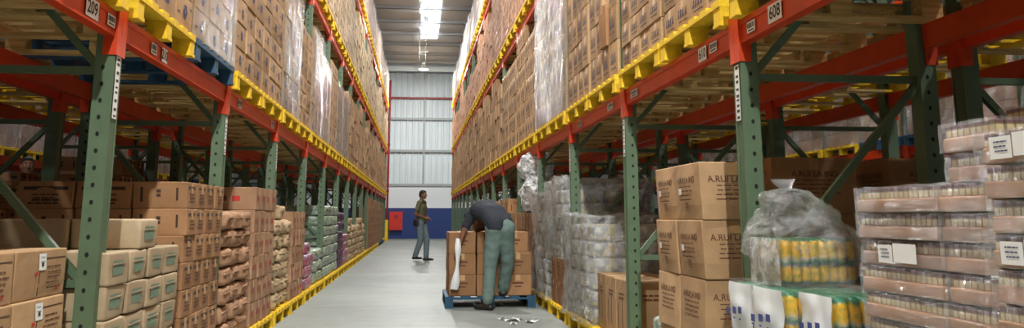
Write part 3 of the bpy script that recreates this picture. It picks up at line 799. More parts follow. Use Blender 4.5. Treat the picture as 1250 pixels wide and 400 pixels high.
for side in ('left','right'):
    for n in range(-3,15):
        for half in (0,1):
            for lv in (0,1,2):
                if lv==2 and n<1: continue
                if lv==1 and n in (-1,0): pass
                mat='bluewood' if (side=='left' and lv==0 and n==0 and half==1) else 'pal'
                place_pallet(side,n,half,lv,mat,parts=(lv==0 and -1<=n<4))
            if n>=-1: place_pallet(side,n,half,'f','bluewood' if side=='left' and n in (12,13) else 'pal',parts=(0<n<3), jit=0)
# plain pallets on the shelves of the back-to-back and farther racks
for side,xf,nn in (('left',XL-2*DEP-GAP-.1,range(-3,9)),('right',XR+2*DEP+GAP+.1,range(-3,9))):
    for n in nn:
        for half in (0,1):
            sg=-1 if side=='left' else 1
            x=xf+(PD/2 if side=='left' else -PD/2)
            pallet(x,slot(side,n,half)+.0,LV[0]+BH,PI if side=='right' else 0,'pal',False,'shaded wooden pallet, %s along on the shelf behind the %s aisle rack'%(nth((n+3)*2+half+1),side),'yellow-ended pallets under the stored goods')
for side,xf in (('left',XLL+.1),('right',XRR-.1)):
    for n in range(0,11):
        for half in (0,1):
            x=xf+(-PD/2 if side=='left' else PD/2)
            mat='bluewood' if (n+half)%3==0 and side=='right' or (side=='left' and half==0 and n%2) else 'pal'
            pallet(x,slot(side,n,half),LV[0]+BH,PI if side=='left' else 0,mat,False,'%s pallet, %s along on the %s rack across the next aisle'%('blue' if mat=='bluewood' else 'yellow-ended',nth(n*2+half+1),side),'pallets on the racks across the next aisle')
# ------------------------------------------------------------------ stored goods: items
def carton(w,d,h,kind,seed=0,tape='y',boardmat='kraft'):
    rr=random.Random(seed*13+5); m=MB(); big=kind=='big'; wp=board_box(m,w,d,h,seed,tape_axis=tape,bulge=.016 if big else .008,sag=.016 if big else .006)
    F=lambda q: Print(m,face(w,d,h,q))
    if kind=='flower':
        for q,L in (('x-',d),('x+',d),('y-',w),('y+',w)):
            p=F(q); p.flower(rr.uniform(-.03,.03)*L,rr.uniform(-.02,.02),min(.052,h*.25),2,rr)
            if L>.3: p.rect(-L*.42,-L*.3,-h*.1,-h*.05,2); p.rect(L*.28,L*.42,h*.2,h*.24,2)
    elif kind=='script':
        for q,L in (('x-',d),('x+',d),('y-',w),('y+',w)):
            p=F(q); a=-L*.34
            for k in range(4):
                s=L*.17; p.mb.add([p.P(a,-h*.12),p.P(a+s*.3,-h*.12),p.P(a+s*.75,h*.16),p.P(a+s*.45,h*.16)],[(0,1,2,3)],2)
                p.mb.add([p.P(a+s*.4,-h*.12),p.P(a+s*.65,-h*.12),p.P(a+s*.55,h*.1),p.P(a+s*.35,h*.1)],[(0,1,2,3)],2); a+=s
            p.rect(-L*.3,L*.3,-h*.27,-h*.24,2)
    elif kind=='big':
        for q,L in (('x-',d),('y-',w),('x+',d),('y+',w)):
            p=F(q)
            p.text('A.RUI LA IND',0,h*.2,min(.048,L*.13),3,.01)
            p.lines(0,h*.08,L*.6,4,.024,.006,3,rr)
            if seed==1 and q=='x-': Print(m,face(w,d,h,q,.003)).rect(-.13,-.07,-h*.05,h*.06,6); p.outline(-.032,.032,-h*.33,-h*.19,.003,3); p.lines(0,-h*.24,.045,2,.015,.007,3,rr)
    elif kind=='stencil':
        for q,L in (('x-',d),('x+',d)):
            p=F(q); p.rect(-L*.36,L*.30,h*.22,h*.34,1+1); p.lines(0,h*.02,L*.6,3,.022,.009,3,rr)
        for q,L in (('y-',w),('y+',w)):
            p=F(q)
            if seed%2: p.rect(-L*.4,L*.4,h*.18,h*.31,2); p.lines(0,-h*.02,L*.5,2,.02,.01,3,rr); p.lines(0,-h*.22,L*.62,2,.02,.012,2,rr)
            else: p.rect(-L*.36,-L*.31,-h*.25,h*.3,2); p.rect(-.02,.006,h*.1,h*.22,2); p.rect(-.02,.006,-h*.06,h*.05,2); p.rect(L*.3,L*.34,-h*.2,h*.28,2)
    elif kind=='labelled':
        p=F('x-'); L=d
        p.lines(L*.24,h*.12,L*.36,5,.022,.006,3,rr); p.rect(L*.02,L*.46,h*.3,h*.325,2)
        p.rect(-L*.12,-L*.08,-h*.45,h*.05,5); p.rect(-L*.075,-L*.06,-h*.45,h*.1,2)
        p2=Print(m,face(w,d,h,'x-',.0025)); p2.rect(-L*.1,L*.04,h*.08,h*.42,6); p2=Print(m,face(w,d,h,'x-',.0035)); p2.rect(-L*.055,-L*.01,h*.16,h*.24,2); p2.lines(-L*.03,h*.34,L*.1,2,.018,.003,2,rr)
        p.rect(-L*.16,-L*.1,-h*.02,h*.05,4); p.rect(L*.3,L*.34,-h*.38,-h*.3,4)
        q=F('y-'); q.text('1350',-w*.1,h*.2,.07,3,.015); q.rect(w*.25,w*.31,-h*.1,h*.05,4)
    elif kind=='redmark':
        for q,L in (('x-',d),('x+',d),('y-',w),('y+',w)):
            p=F(q); 
            if rr.random()<.7: p.rect(-L*.12,L*.08,-h*.1,h*.12,4)
            p.rect(-L*.34,-L*.26,-h*.1,h*.12,3)
    elif kind=='shipping':
        for q,L in (('x-',d),('y-',w)):
            p=F(q); p.lines(0,h*.25,L*.5,2,.03,.012,3,rr); p.rect(-L*.33,-L*.28,-h*.3,h*.1,3); p.rect(L*.05,L*.1,-h*.3,h*.2,3)
    elif kind=='worker':
        for q,L in (('x-',d),('y-',w)):
            p=F(q); p.rect(-L*.2,L*.2,h*.05,h*.14,3); p.rect(-L*.12,L*.12,-h*.1,-h*.04,3)
    finish(m,wp)
    return m.mesh('carton',[boardmat,'tape','ink_blue' if kind in('flower','script') else 'ink','ink_brown','ink_red','tape','label'])
def variants(fn,n): return [fn(i) for i in range(n)]
IT={}
IT['flower']=(.35,.35,.2,variants(lambda i:carton(.345,.35,.2,'flower',i),3),'flower-printed carton','cartons with dark flower print')
IT['script']=(.36,.265,.175,variants(lambda i:carton(.345,.262,.175,'script',i,'x'),3),'blue-lettered carton','cartons with blue slanting print')
IT['scriptb']=(.36,.265,.29,variants(lambda i:carton(.345,.262,.29,'script',i+5,'x'),3),'taller blue-lettered carton','cartons with blue slanting print')
IT['big']=(.37,.425,.308,variants(lambda i:carton(.365,.42,.307,'big',i,'y'),4),'big brown printed carton','big printed cartons beside the first right post')
IT['stencil']=(.33,.24,.165,variants(lambda i:carton(.325,.236,.1645,'stencil',i,'x','kraft_dark'),4),'dark-stencilled carton','cartons with black stencilled words')
IT['redmark']=(.34,.26,.2,variants(lambda i:carton(.335,.256,.199,'redmark',i,'x','paper_pink'),3),'red-marked carton','cartons with red marks')
IT['plaincarton']=(.34,.35,.25,variants(lambda i:carton(.335,.345,.249,'shipping',i,'x','kraft_dark'),3),'plain brown carton','plain cartons on the floor pallets')
def bag(w,d,h,seed,mat,lbl=None,lump=.02,pw=.36):
    m=MB(); rounded(m,w,d,h,seed,pw,lump,8,0,28,16)
    if lbl:
        for q,L in (('x-',d),('y-',w)):
            p=Print(m,face(w,d,h,q,.001)); p.rect(-L*.3,L*.22,-h*.2,h*.24,1)
    # folded end flap
    m.box(-w/2-.004,-w/2+.012,-d*.3,d*.3,h*.62,h*.66,0)
    return m.mesh('bag',[mat,lbl or 'label'])
IT['tallcarton']=(.45,.35,.46,[carton(.445,.345,.459,'shipping',i+30,'x','kraft') for i in range(2)],'tall brown carton','tall cartons on the right floor pallet')
IT['greenpack']=(.36,.30,.155,variants(lambda i:bag(.355,.293,.155,i,'paper','green_label',.012,.13),4),'green-labelled paper pack','kraft packs with green labels')
IT['kraftbag']=(.5,.36,.14,variants(lambda i:bag(.49,.355,.145,i+3,'paper_pink',None,.05,.5),5),'pinkish kraft sack','kraft paper sacks')
IT['flourbag']=(.5,.36,.15,variants(lambda i:bag(.49,.36,.165,i+8,'flour',None,.06,.55),6),'floury beige sack','floury paper sacks')
IT['ricepack']=(.42,.35,.145,variants(lambda i:bag(.415,.345,.148,i+20,'pack_white',None,.02),5),'pale film-covered sack','shrink-wrapped white and yellow sacks')
IT['greensack']=(.42,.36,.16,variants(lambda i:bag(.41,.35,.16,i+30,'pack_gw',None,.03),3),'green and white pack','green and white packs')
IT['redpack']=(.36,.3,.15,variants(lambda i:bag(.35,.3,.15,i+40,'pack_rw',None,.03),3),'red and white pack','red and white packs')
IT['purplepack']=(.4,.36,.17,variants(lambda i:bag(.4,.35,.17,i+50,'purple',None,.02),3),'dark purple pack','dark purple packs')
IT['darksack']=(.5,.5,.22,variants(lambda i:bag(.5,.5,.22,i+60,'dark_sack',None,.04),3),'dark woven sack','dark sacks in the shade')

def items_on(side,n,half,z0,kind,cols,rows,ndepth=1,where='',jit=.007,rotj=1.0,depthall=False,x0=0.0,topcut=None,mirror=None,xfront=None,ybase=None,pid=None,skip=None):
    """stack one kind of thing on the pallet of a slot: the aisle-facing layer plus the end turned to the camera"""
    w,d,h,ms,noun,grp=IT[kind]; sg=1 if side=='right' else -1
    y0=(slot(side,n,half)-PW/2) if ybase is None else ybase
    xf=(side_x(side) if xfront is None else xfront)+sg*(.02+x0); pitch=max(d+.006,(PW)/cols if cols*(d+.006)<PW-.02 and PW/cols<d*1.12 else d+.006)
    off=(PW-cols*pitch)/2 if ybase is None else 0
    k=(n+1)*2+half+1 if pid is None else pid
    rr=random.Random(hash((side=='left',n,half,int(z0*100),len(kind)))&0xffff)
    bow=noise.noise(Vector((n*1.3,half*2.1,z0)))
    for r in range(rows):
        for c in range(cols):
            for q in range(ndepth if (c==0 or depthall) else 1):
                if skip and skip(r,c,q): continue
                if topcut and r==rows-1 and (c+q)%topcut==0: continue
                x=xf+sg*(w/2+q*(w+.006)+rr.uniform(0,jit*1.5)); y=y0+off+d/2+c*pitch+rr.uniform(-jit,jit)*.6
                me=ms[rr.randrange(len(ms))]
                o=link(kind_name(kind),me,None,(x,y,z0+r*h),(0 if sg>0 else PI)+math.radians(rr.uniform(-rotj,rotj)))
                lab='%s, %s layer, %s along'%(noun,nth(r+1),nth(c+1))
                if q>0: lab+=', %s row in'%nth(q+1)
                lab+=', %s %s %s pallet'%(nth(k),side,where)
                tag(o,lab,{'carton':'carton','paper_sack':'sack','plastic_pack':'pack'}[kind_name(kind).split('.')[0]],grp)
def kind_name(k):
    if k in('flower','script','scriptb','big','stencil','redmark','plaincarton','tallcarton'): return 'carton'
    if k in('ricepack','greensack','redpack','purplepack'): return 'plastic_pack'
    return 'paper_sack'
# crumpled film around a load (its own object: it could be cut off the load)
def film_mesh(w,d,h,seed,amp=.018,n=14,top=True,name='stretch_film',mat='film',frq=5):
    m=MB(); o=Vector((seed*5.3,seed*2.2,seed)); idx={}
    def pt(p):
        p=Vector(p); dx=Vector((p.x/(w/2) if abs(p.x)>w/2-1e-4 else 0,p.y/(d/2) if abs(p.y)>d/2-1e-4 else 0,1 if p.z>h-1e-4 else 0))
        q=abs(noise.noise(Vector((p.x*frq,p.y*frq,p.z*frq*.45))+o))*1.4+.5*noise.noise(p*frq*3+o)
        return p+dx*(amp*q+.004)
    def grid(f,nu,nv):
        vs=[pt(f(i/nu,j/nv)) for j in range(nv+1) for i in range(nu+1)]
        fs=[(j*(nu+1)+i,j*(nu+1)+i+1,(j+1)*(nu+1)+i+1,(j+1)*(nu+1)+i) for j in range(nv) for i in range(nu)]
        m.add(vs,fs,0,True)
    nz=max(6,int(n*h/1.1))
    grid(lambda a,b:(-w/2,d/2-a*d,b*h),n,nz); grid(lambda a,b:(w/2,-d/2+a*d,b*h),n,nz)
    grid(lambda a,b:(-w/2+a*w,-d/2,b*h),n,nz); grid(lambda a,b:(w/2-a*w,d/2,b*h),n,nz)
    if top: grid(lambda a,b:(-w/2+a*w,-d/2+b*d,h),n,n)
    return m.mesh(name,[mat])
FILM=[film_mesh(1.10,1.14,1.62,i) for i in range(2)]
# ---- upper shelves: nearest loads built carton by carton
def upper(side,n,half,lv,kind,cols,rows,ndepth=1,film=None,**k):
    zz=LV[lv]+BH+PH
    items_on(side,n,half,zz+.001,kind,cols,rows,ndepth,where={0:'lowest-shelf',1:'second-shelf',2:'top-shelf'}[lv],**k)
    if film is not None:
        sg=1 if side=='right' else -1
        hh=rows*IT[kind][2]
        o=link('stretch_film',film_mesh(1.09,1.105,hh+.015,film,.012),None,(side_x(side)+sg*(.545+.008),slot(side,n,half),zz+.002),0 if sg>0 else PI)
        kk=(n+1)*2+half+1
        tag(o,'clear stretch film around the carton load, %s lower shelf, %s pallet from camera'%(side,nth(kk)),'plastic wrap','stretch films around upper loads')
FL=[(0,0,8,None,2),(0,1,8,3,2),(1,0,8,None,1),(1,1,8,None,1),(2,0,7,6,2),(2,1,6,None,1),(3,0,7,4,1),(3,1,6,5,1),(4,0,7,None,1),(4,1,6,2,1),(5,0,6,8,1)]
for n,hf,rows,fl,nd in FL: upper('left',n,hf,0,'flower',3,rows,nd,fl)
for n,hf,kind,rows,fl,nd in [(0,0,'script',9,None,2),(0,1,'script',9,None,2),(1,0,'scriptb',5,None,9),(1,1,'scriptb',6,None,1),(2,0,'scriptb',6,11,1),(2,1,'scriptb',6,12,2),
                      (3,0,'scriptb',5,None,1),(3,1,'scriptb',6,None,1),(4,0,'scriptb',5,None,1),(4,1,'scriptb',5,None,1)]:
    if nd==9: upper('right',n,hf,0,kind,4,rows,2,fl,depthall=True,skip=lambda r,c,q:(c==1 and q==0 and r>0) or (q==1 and c!=1 and c!=0))
    else: upper('right',n,hf,0,kind,4,rows,nd,fl)
# one carton standing proud of its stack
o=link('carton',carton(.3,.2,.36,'none',3,'x','kraft_dark'),None,(XR-.1+.02+.13,slot('right',1,0)-PW/2+.412,LV[0]+BH+PH+.002+.29),math.radians(5))
tag(o,'plain upright brown carton standing out of a gap in the stack above the right rack','carton')
# ---- carton masses: farther loads, and unseen near ones added to block light
def mass(name,mat,label,spec,group=None):
    m=MB(); rr=random.Random(len(name)+len(spec))
    for side,n,half,lv,rows,cols,h in spec:
        sg=1 if side=='right' else -1; z0=LV[lv]+BH+PH+.002; y0=slot(side,n,half)-PW/2; xf=side_x(side)+sg*.02
        for r in range(rows):
            for c in range(cols):
                dd=PW/cols; j=rr.uniform(0,.03)
                a,b=xf+sg*j,xf+sg*(.5+j)
                m.box(min(a,b),max(a,b),y0+c*dd+.004,y0+(c+1)*dd-.004,z0+r*h,z0+(r+1)*h-.004)
            a,b=xf+sg*.55,xf+sg*1.03
            m.box(min(a,b),max(a,b),y0+.02,y0+PW-.02,z0+r*h,z0+(r+1)*h-.004)
    tag(m.obj(name,mat),label,'cartons',None,'stuff')
rr=random.Random(3)
sp=[('left',n,h,0,7,3,.2) for h in (0,1) for n in (-3,-2,-1)]+[('left',n,h,0,rr.choice((6,7,7,8)),3,.2) for n in range(5,15) for h in (0,1) if not (n==5 and h==0)]
mass('distant_carton_stacks','kraft_far','brown cartons stacked far down the left rack and in its unseen near bays, lowest shelf',sp)
sp=[('right',n,h,0,8,4,.175) for h in (0,1) for n in (-3,-2,-1)]+[('right',n,h,0,rr.choice((5,6,6)),4,.28) for n in range(5,15) for h in (0,1)]
mass('distant_carton_stacks','kraft_far','brown cartons stacked far down the right rack and in its unseen near bays, lowest shelf',sp)
# second shelf: nearest visible loads one by one, the rest as masses
IT['pale']=(.4,.27,.2,[carton(.39,.265,.2,'script',i+20,'x','kraft_cream') for i in range(2)],'pale carton','pale cartons on the left second shelf')
IT['reddish']=(.4,.27,.2,[carton(.39,.265,.2,'script',i+25,'x','kraft_pink') for i in range(2)],'reddish carton','reddish cartons on the right second shelf')
_kn=kind_name
def kind_name(k): return 'carton' if k in ('pale','reddish') else _kn(k)
for n in (3,4,5):
    for hf in (0,1):
        upper('left',n,hf,1,'pale',4,rr.choice((7,8)),2 if (n,hf)==(3,0) else 1)
        upper('right',n,hf,1,'reddish',4,rr.choice((7,8)),1)
mass('distant_pale_carton_stacks','kraft_cream','pale cartons stacked along the left rack on its second shelf',[('left',n,h,1,rr.choice((6,7,8)),4,.2) for n in list(range(-3,3))+list(range(6,15)) for h in (0,1)])
mass('distant_reddish_carton_stacks','kraft_pink','reddish cartons stacked along the right rack on its second shelf',[('right',n,h,1,rr.choice((5,6,8)),4,.2) for n in list(range(-3,3))+list(range(6,15)) for h in (0,1)])
# top shelf: film-wrapped loads
def wload(rows,cols,h,mat,name='load_cartons',dep=1.04):
    m=MB(); r2=random.Random(rows*7+cols)
    for r in range(rows):
        for c in range(cols):
            dd=1.06/cols
            for q in range(3):
                x=-dep/2+q*dep/3+r2.uniform(0,.008); m.box(x,x+dep/3-.012,-.53+c*dd,-.53+(c+1)*dd-.006,r*h,(r+1)*h-.005)
    return m.mesh(name,[mat])
WL=[wload(5,4,.25,'kraft_far'),wload(6,3,.21,'kraft_far'),wload(5,4,.22,'kraft_pink')]
WF=[film_mesh(1.07,1.09,1.27,20,.03,10,mat='film',frq=4),film_mesh(1.07,1.09,1.28,21,.03,10,mat='film',frq=4),film_mesh(1.07,1.09,1.12,22,.03,10,mat='film',frq=4)]
def wrapped(x,y,z,rz,i,label,grp):
    t=link('wrapped_load',None,None,(x,y,z),rz); tag(t,label,'wrapped goods',grp)
    link('carton_stack',WL[i],t); link('stretch_film',WF[i],t)
for side in ('left','right'):
    sg=1 if side=='right' else -1
    for n in range(1,15):
        for hf in (0,1):
            wrapped(side_x(side)+sg*.56,slot(side,n,hf),LV[2]+BH+PH+.002,0 if sg>0 else PI,rr.randrange(3),
                'cloudy film-wrapped carton load, %s from the camera on the %s rack\'s top shelf'%(nth((n+1)*2+hf+1),side),'film-wrapped loads on the top shelves')
for side,xf in (('left',XLL+.1),('right',XRR-.1)):
    sg=1 if side=='right' else -1
    for n in range(0,11):
        for hf in (0,1):
            wrapped(xf+sg*.56,slot(side,n,hf),LV[0]+BH+PH+.002,0 if sg>0 else PI,(n+hf)%3,
                'film-wrapped carton load, %s along on the %s rack across the next aisle'%(nth(n*2+hf+1),side),'wrapped loads across the next aisles')
# ------------------------------------------------------------------ floor goods, left
Z0=PH+.001
# labelled boxes in front of the first post
lb=variants(lambda i:carton(.43,.5,.2,'labelled',i,'y','kraft'),2)
for r in range(4):
    for c,yc in enumerate((3.90,3.39)):
        for q in range(2):
            x=-1.56-.215-q*.44-(.012 if r%2 else 0); o=link('carton',lb[(r+c)%2],None,(x,yc+.012*r-.03,Z0+r*.201),PI)
            tag(o,'%s carton, %s layer up, %s, %s row in, left of first post'%('open labelled brown' if False else 'white-labelled brown',nth(r+1),'beside the post' if c==0 else 'nearest camera',nth(q+1)),'carton','white-labelled cartons by the first left post')
items_on('left',0,0,Z0,'greenpack',4,5,2,where='floor',topcut=None,jit=.006,rotj=1.5)
items_on('left',0,0,Z0+.155*5,'greenpack',1,1,2,where='floor top of',jit=.006,rotj=1.5)
items_on('left',0,1,Z0,'stencil',4,7,3,where='floor',ybase=5.56,depthall=False)
def dark_back(side,y,x,z0,kind,cols,rows,where,pid):
    items_on(side,0,0,z0,kind,cols,rows,1,where=where,xfront=x,ybase=y,pid=pid)
dark_back('left',5.95,-2.72,Z0,'stencil',2,7,'back-row floor',1)
dark_back('left',5.95,-3.06,Z0,'stencil',2,7,'deeper back-row floor',2)
dark_back('left',5.95,-3.40,Z0,'stencil',2,7,'deepest back-row floor',3)
dark_back('left',7.9,-3.40,Z0,'stencil',3,8,'far deepest back-row floor',6)
dark_back('left',7.9,-3.74+.34*0-.34,Z0,'stencil',3,8,'farthest back-row floor',7)
dark_back('left',8.3,-2.72,Z0,'stencil',3,9,'far back-row floor',4)
dark_back('left',8.3,-3.06,Z0,'stencil',3,9,'far deeper back-row floor',5)
items_on('left',1,0,Z0,'kraftbag',3,7,2,where='floor',jit=.01,rotj=4)
items_on('left',1,1,Z0,'redmark',4,6,3,where='floor')
items_on('left',2,0,Z0,'flourbag',3,7,2,where='floor',jit=.012,rotj=5,topcut=2)
items_on('left',2,1,Z0,'redmark',4,5,2,where='floor')
items_on('left',3,0,Z0,'redpack',3,4,2,where='floor',jit=.012,rotj=6,topcut=2)
items_on('left',3,1,Z0,'greensack',3,3,2,where='floor',jit=.012,rotj=6)
items_on('left',4,0,Z0,'greensack',3,7,2,where='floor',jit=.012,rotj=6)
items_on('left',4,1,Z0,'greensack',3,7,1,where='floor',jit=.012,rotj=6)
items_on('left',5,0,Z0,'purplepack',3,6,2,where='floor',jit=.01,rotj=4)
items_on('left',5,1,Z0,'redpack',3,4,1,where='floor',jit=.01,rotj=5)
for n,hf,rw in ((6,0,6),(6,1,5),(7,0,5),(7,1,6),(8,0,5)): items_on('left',n,hf,Z0,'flourbag',3,rw,1,where='floor',jit=.015,rotj=6,topcut=3)
for n,hf,rw in ((9,0,5),(9,1,6),(10,0,5),(10,1,6),(11,0,6),(11,1,5),(12,0,6),(12,1,5),(13,0,6)): items_on('left',n,hf,Z0,'plaincarton',3,rw,1,where='floor')
# ------------------------------------------------------------------ floor goods, right
# big printed cartons: 2 along the aisle, 4 high
IT['big2']=(.53,.42,.32,[carton(.52,.41,.319,'big',9,'y','kraft_dark')],'wide brown printed carton','wide printed cartons behind the first right post')
k0=kind_name
def kind_name(k): return 'carton' if k in ('big2','pale','reddish') else _kn(k)
items_on('right',0,0,Z0,'big',2,4,1,where='floor',ybase=4.47,jit=.006,rotj=1.2,xfront=1.475)
items_on('right',0,0,Z0,'big2',1,4,1,where='floor deeper',ybase=4.78,xfront=2.0)
items_on('right',0,0,Z0,'big2',1,4,1,where='back-row floor',ybase=4.78,xfront=2.72,pid=20)
items_on('right',0,0,Z0,'big2',1,4,1,where='deepest back-row floor',ybase=4.78,xfront=3.27,pid=21)
items_on('right',1,0,Z0,'tallcarton',3,1,2,where='floor',x0=.04,jit=.003)
items_on('right',1,1,Z0,'ricepack',3,6,2,where='floor',jit=.012,rotj=3)
items_on('right',2,0,Z0,'plaincarton',3,2,1,where='floor')
items_on('right',2,0,Z0+.5,'ricepack',3,5,2,where='floor upper',jit=.012,rotj=3)
items_on('right',2,1,Z0,'ricepack',3,8,2,where='floor',jit=.012,rotj=3)
items_on('right',3,0,Z0,'plaincarton',3,4,2,where='floor')
items_on('right',3,1,Z0,'plaincarton',3,4,1,where='floor')
for n,hf,rw in ((4,0,4),(4,1,5),(5,0,4),(5,1,5),(6,0,4),(6,1,5),(7,0,5),(8,0,5)): items_on('right',n,hf,Z0,'plaincarton',3,rw,1,where='floor')
for i,(x,y,z,rt,rl) in enumerate(((2.95,8.3,Z0,0,0),(3.45,8.35,Z0,.3,0),(2.95,8.3,Z0+.21,.1,0),(3.4,8.4,Z0+.22,.2,0),(2.95,8.3,Z0+.42,.3,0),(3.42,8.4,Z0+.44,0,0),(2.95,8.4,Z0+.63,.2,0),(3.3,8.4,Z0+.85,.2,.55),(2.75,8.35,Z0+.84,.1,-.5),(3.4,8.5,Z0+.66,0,0))):
    o=link('woven_sack',IT['darksack'][3][i%3],None,(x,y,z),rot=(0,rl,rt))
    tag(o,'dark woven sack in the shade behind the right rack, %s in the heap from below'%nth(i+1),'sack','dark sacks heaped behind the right rack')
# tilted films over the shrink-wrapped sacks
def loose_film(x,y,z,w,d,h,seed,label,amp=.05,mat='film_dense',frq=5):
    o=link('plastic_film',film_mesh(w,d,h,seed,amp,16,mat=mat,name='plastic_film',frq=frq),None,(x,y,z)); tag(o,label,'plastic wrap','loose plastic films on the right floor pallets')
loose_film(1.53+.45,slot('right',1,1),Z0,.93,1.12,.93,31,'crumpled clear film around the sacks just past the tall cartons on the right',.07,'film_dense')
loose_film(1.53+.45,slot('right',2,0),Z0+.51,.93,1.12,.8,32,'crumpled clear film around the sacks standing on two layers of cartons',.07,'film_dense')
loose_film(1.53+.45,slot('right',2,1),Z0,.93,1.12,1.2,33,'crumpled clear film around the tallest sack load under the right rack',.07,'film_dense')
# crumpled heap of film on the carton stack
def crumple(x,y,z,rx,ry,rz,seed,label,n=26,m_=18,amp=.16):
    mb=MB(); t=MB(); t.ell((0,0,0),(rx,ry,rz),None,n,m_); o=Vector((seed*4.4,seed,seed*2)); vs=[]
    for v in t.v:
        p=Vector(v); q=abs(noise.noise(p*5+o))*1.3-.25+.6*abs(noise.noise(p*12+o)); p=p*(1+amp*2.2*q); p.z=max(p.z,-rz); vs.append(p+Vector((0,0,rz)))
    mb.add(vs,t.f,0,False); ob=mb.obj('crumpled_film','heap_film',loc=(x,y,z)); tag(ob,label,'plastic wrap','crumpled films piled on cartons')
crumple(1.70,slot('right',3,0),Z0+1.0,.27,.46,.25,1,'bundle of crumpled clear film lying directly on the cartons near the bending worker')
crumple(1.66,slot('right',3,0)+.25,Z0+1.44,.23,.36,.2,2,'bundle of crumpled clear film at the very top of the heap under the right beam')
# green and white pack on the floor pallet before the post
m=MB(); rounded(m,.46,.4,.2,77,.35,.02,9,0,24,14); 
o=m.obj('plastic_pack','pack_gw',loc=(1.80,5.62,Z0+.10)); tag(o,'pale green and white film-covered pack beside the big printed cartons','pack')
m=MB(); rounded(m,.5,.5,.1,78,.35,.015,9,0,24,12)
o=m.obj('plastic_pack','white_plastic',loc=(1.80,5.62,Z0)); tag(o,'flat white plastic pack lying under the pale green pack','pack')
# ---- tray packs (kraft tray, printed packets, film) stacked at the right edge
def tray_pack(w,d,h,seed,sticker=False,filmy=.006):
    t=link('tray_pack',None)
    m=MB(); wp=board_box(m,w,d,h*.5,seed,bev=.006,bulge=.004,tape_mi=0,taped=False); finish(m,wp); m.obj('tray','kraft_dark',t)
    m=MB(); nn=max(6,int(d/.028)); nx=max(4,int(w/.028))
    z0,z1=h*.5,h-.006
    m.box(-w/2+.03,w/2-.03,-d/2+.03,d/2-.03,z0,z1-.004)
    for i in range(nn):
        y=-d/2+.008+(d-.016)*(i+.5)/nn; hw=(d-.016)/nn*.46
        for s in (-1,1): m.box(min(s*(w/2-.006),s*(w/2-.034)),max(s*(w/2-.006),s*(w/2-.034)),y-hw,y+hw,z0,z1-random.Random(i+seed).uniform(0,.006))
    for i in range(nx):
        x=-w/2+.036+(w-.072)*(i+.5)/nx; hw=(w-.072)/nx*.46
        for s in (-1,1): m.box(x-hw,x+hw,min(s*(d/2-.006),s*(d/2-.034)),max(s*(d/2-.006),s*(d/2-.034)),z0,z1-random.Random(i+seed).uniform(0,.006))
    m.obj('packet_rows','tray_packets',t)
    link('shrink_film',film_mesh(w,d,h-.008,seed,filmy,12,mat='tray_film',name='shrink_film',frq=9),t)
    if sticker:
        m=MB(); p=Print(m,face(w,d,h,'x-',.016)); p.rect(-.02,.11,-.03,.03,0); p.rect(-.11,-.025,-.034,.024,0)
        p=Print(m,face(w,d,h,'x-',.017)); p.lines(-.065,.008,.06,3,.012,.004,1,random.Random(seed)); m.obj('white_sticker',['label','ink_blue'],t)
    return t
TPmain=[tray_pack(.4,.47,.0865,50+i) for i in range(3)]; TPst=tray_pack(.4,.47,.0865,55,True)
TPs=[tray_pack(.4,.245,.0865,60+i) for i in range(2)]; TPn=[tray_pack(.4,.33,.0895,70+i,False,.012) for i in range(2)]; TPnst=tray_pack(.4,.33,.0895,75,True,.012)
used=set()
def put(proto,x,y,z,rz,label,cat,grp):
    o=proto if proto.name not in used else copy_tree(proto)
    used.add(proto.name); o.location=(x,y,z); o.rotation_euler=(0,0,rz); return tag(o,label,cat,grp)
rt=random.Random(5)
for r in range(12):
    p=TPst if r==9 else TPmain[rt.randrange(3)]
    put(p,1.55+.2+rt.uniform(0,.012)+(.0 if r<11 else -.01),2.685+rt.uniform(-.012,.004),Z0+r*.0868,rt.uniform(-.01,.01),'shrink-wrapped tray of small cream packets, %s layer up, farthest column beside the tied bag'%nth(r+1),'tray pack','shrink-wrapped tray packs')
for r in range(14):
    put(TPs[r%2],1.55+.2+rt.uniform(0,.01)+(.03 if r>11 else 0),2.315+rt.uniform(-.004,.004),Z0+r*.0868,rt.uniform(-.012,.012),'shrink-wrapped tray of small cream packets, %s layer up, narrow middle column at right'%nth(r+1),'tray pack','shrink-wrapped tray packs')
for r in range(13):
    p=TPnst if r in (9,12) else TPn[r%2]
    put(p,1.52+.2+rt.uniform(0,.01),2.01+rt.uniform(-.004,.004),Z0+r*.0898,rt.uniform(-.01,.01),'shrink-wrapped tray of small cream packets, %s layer up, nearest column at the right edge'%nth(r+1),'tray pack','shrink-wrapped tray packs')
# rows behind them, one per layer, seen past the step in height
for r in range(9,15):
    put(TPmain[r%3],2.17,2.45,Z0+r*.0868,0,'shrink-wrapped tray of small cream packets, %s layer up, column deeper in the shade'%nth(r+1),'tray pack','shrink-wrapped tray packs')
for r in range(0,9):
    put(TPmain[r%3],2.17,2.45,Z0+r*.0868,0,'shrink-wrapped tray of small cream packets, %s layer up, column deeper in the shade'%nth(r+1),'tray pack','shrink-wrapped tray packs')
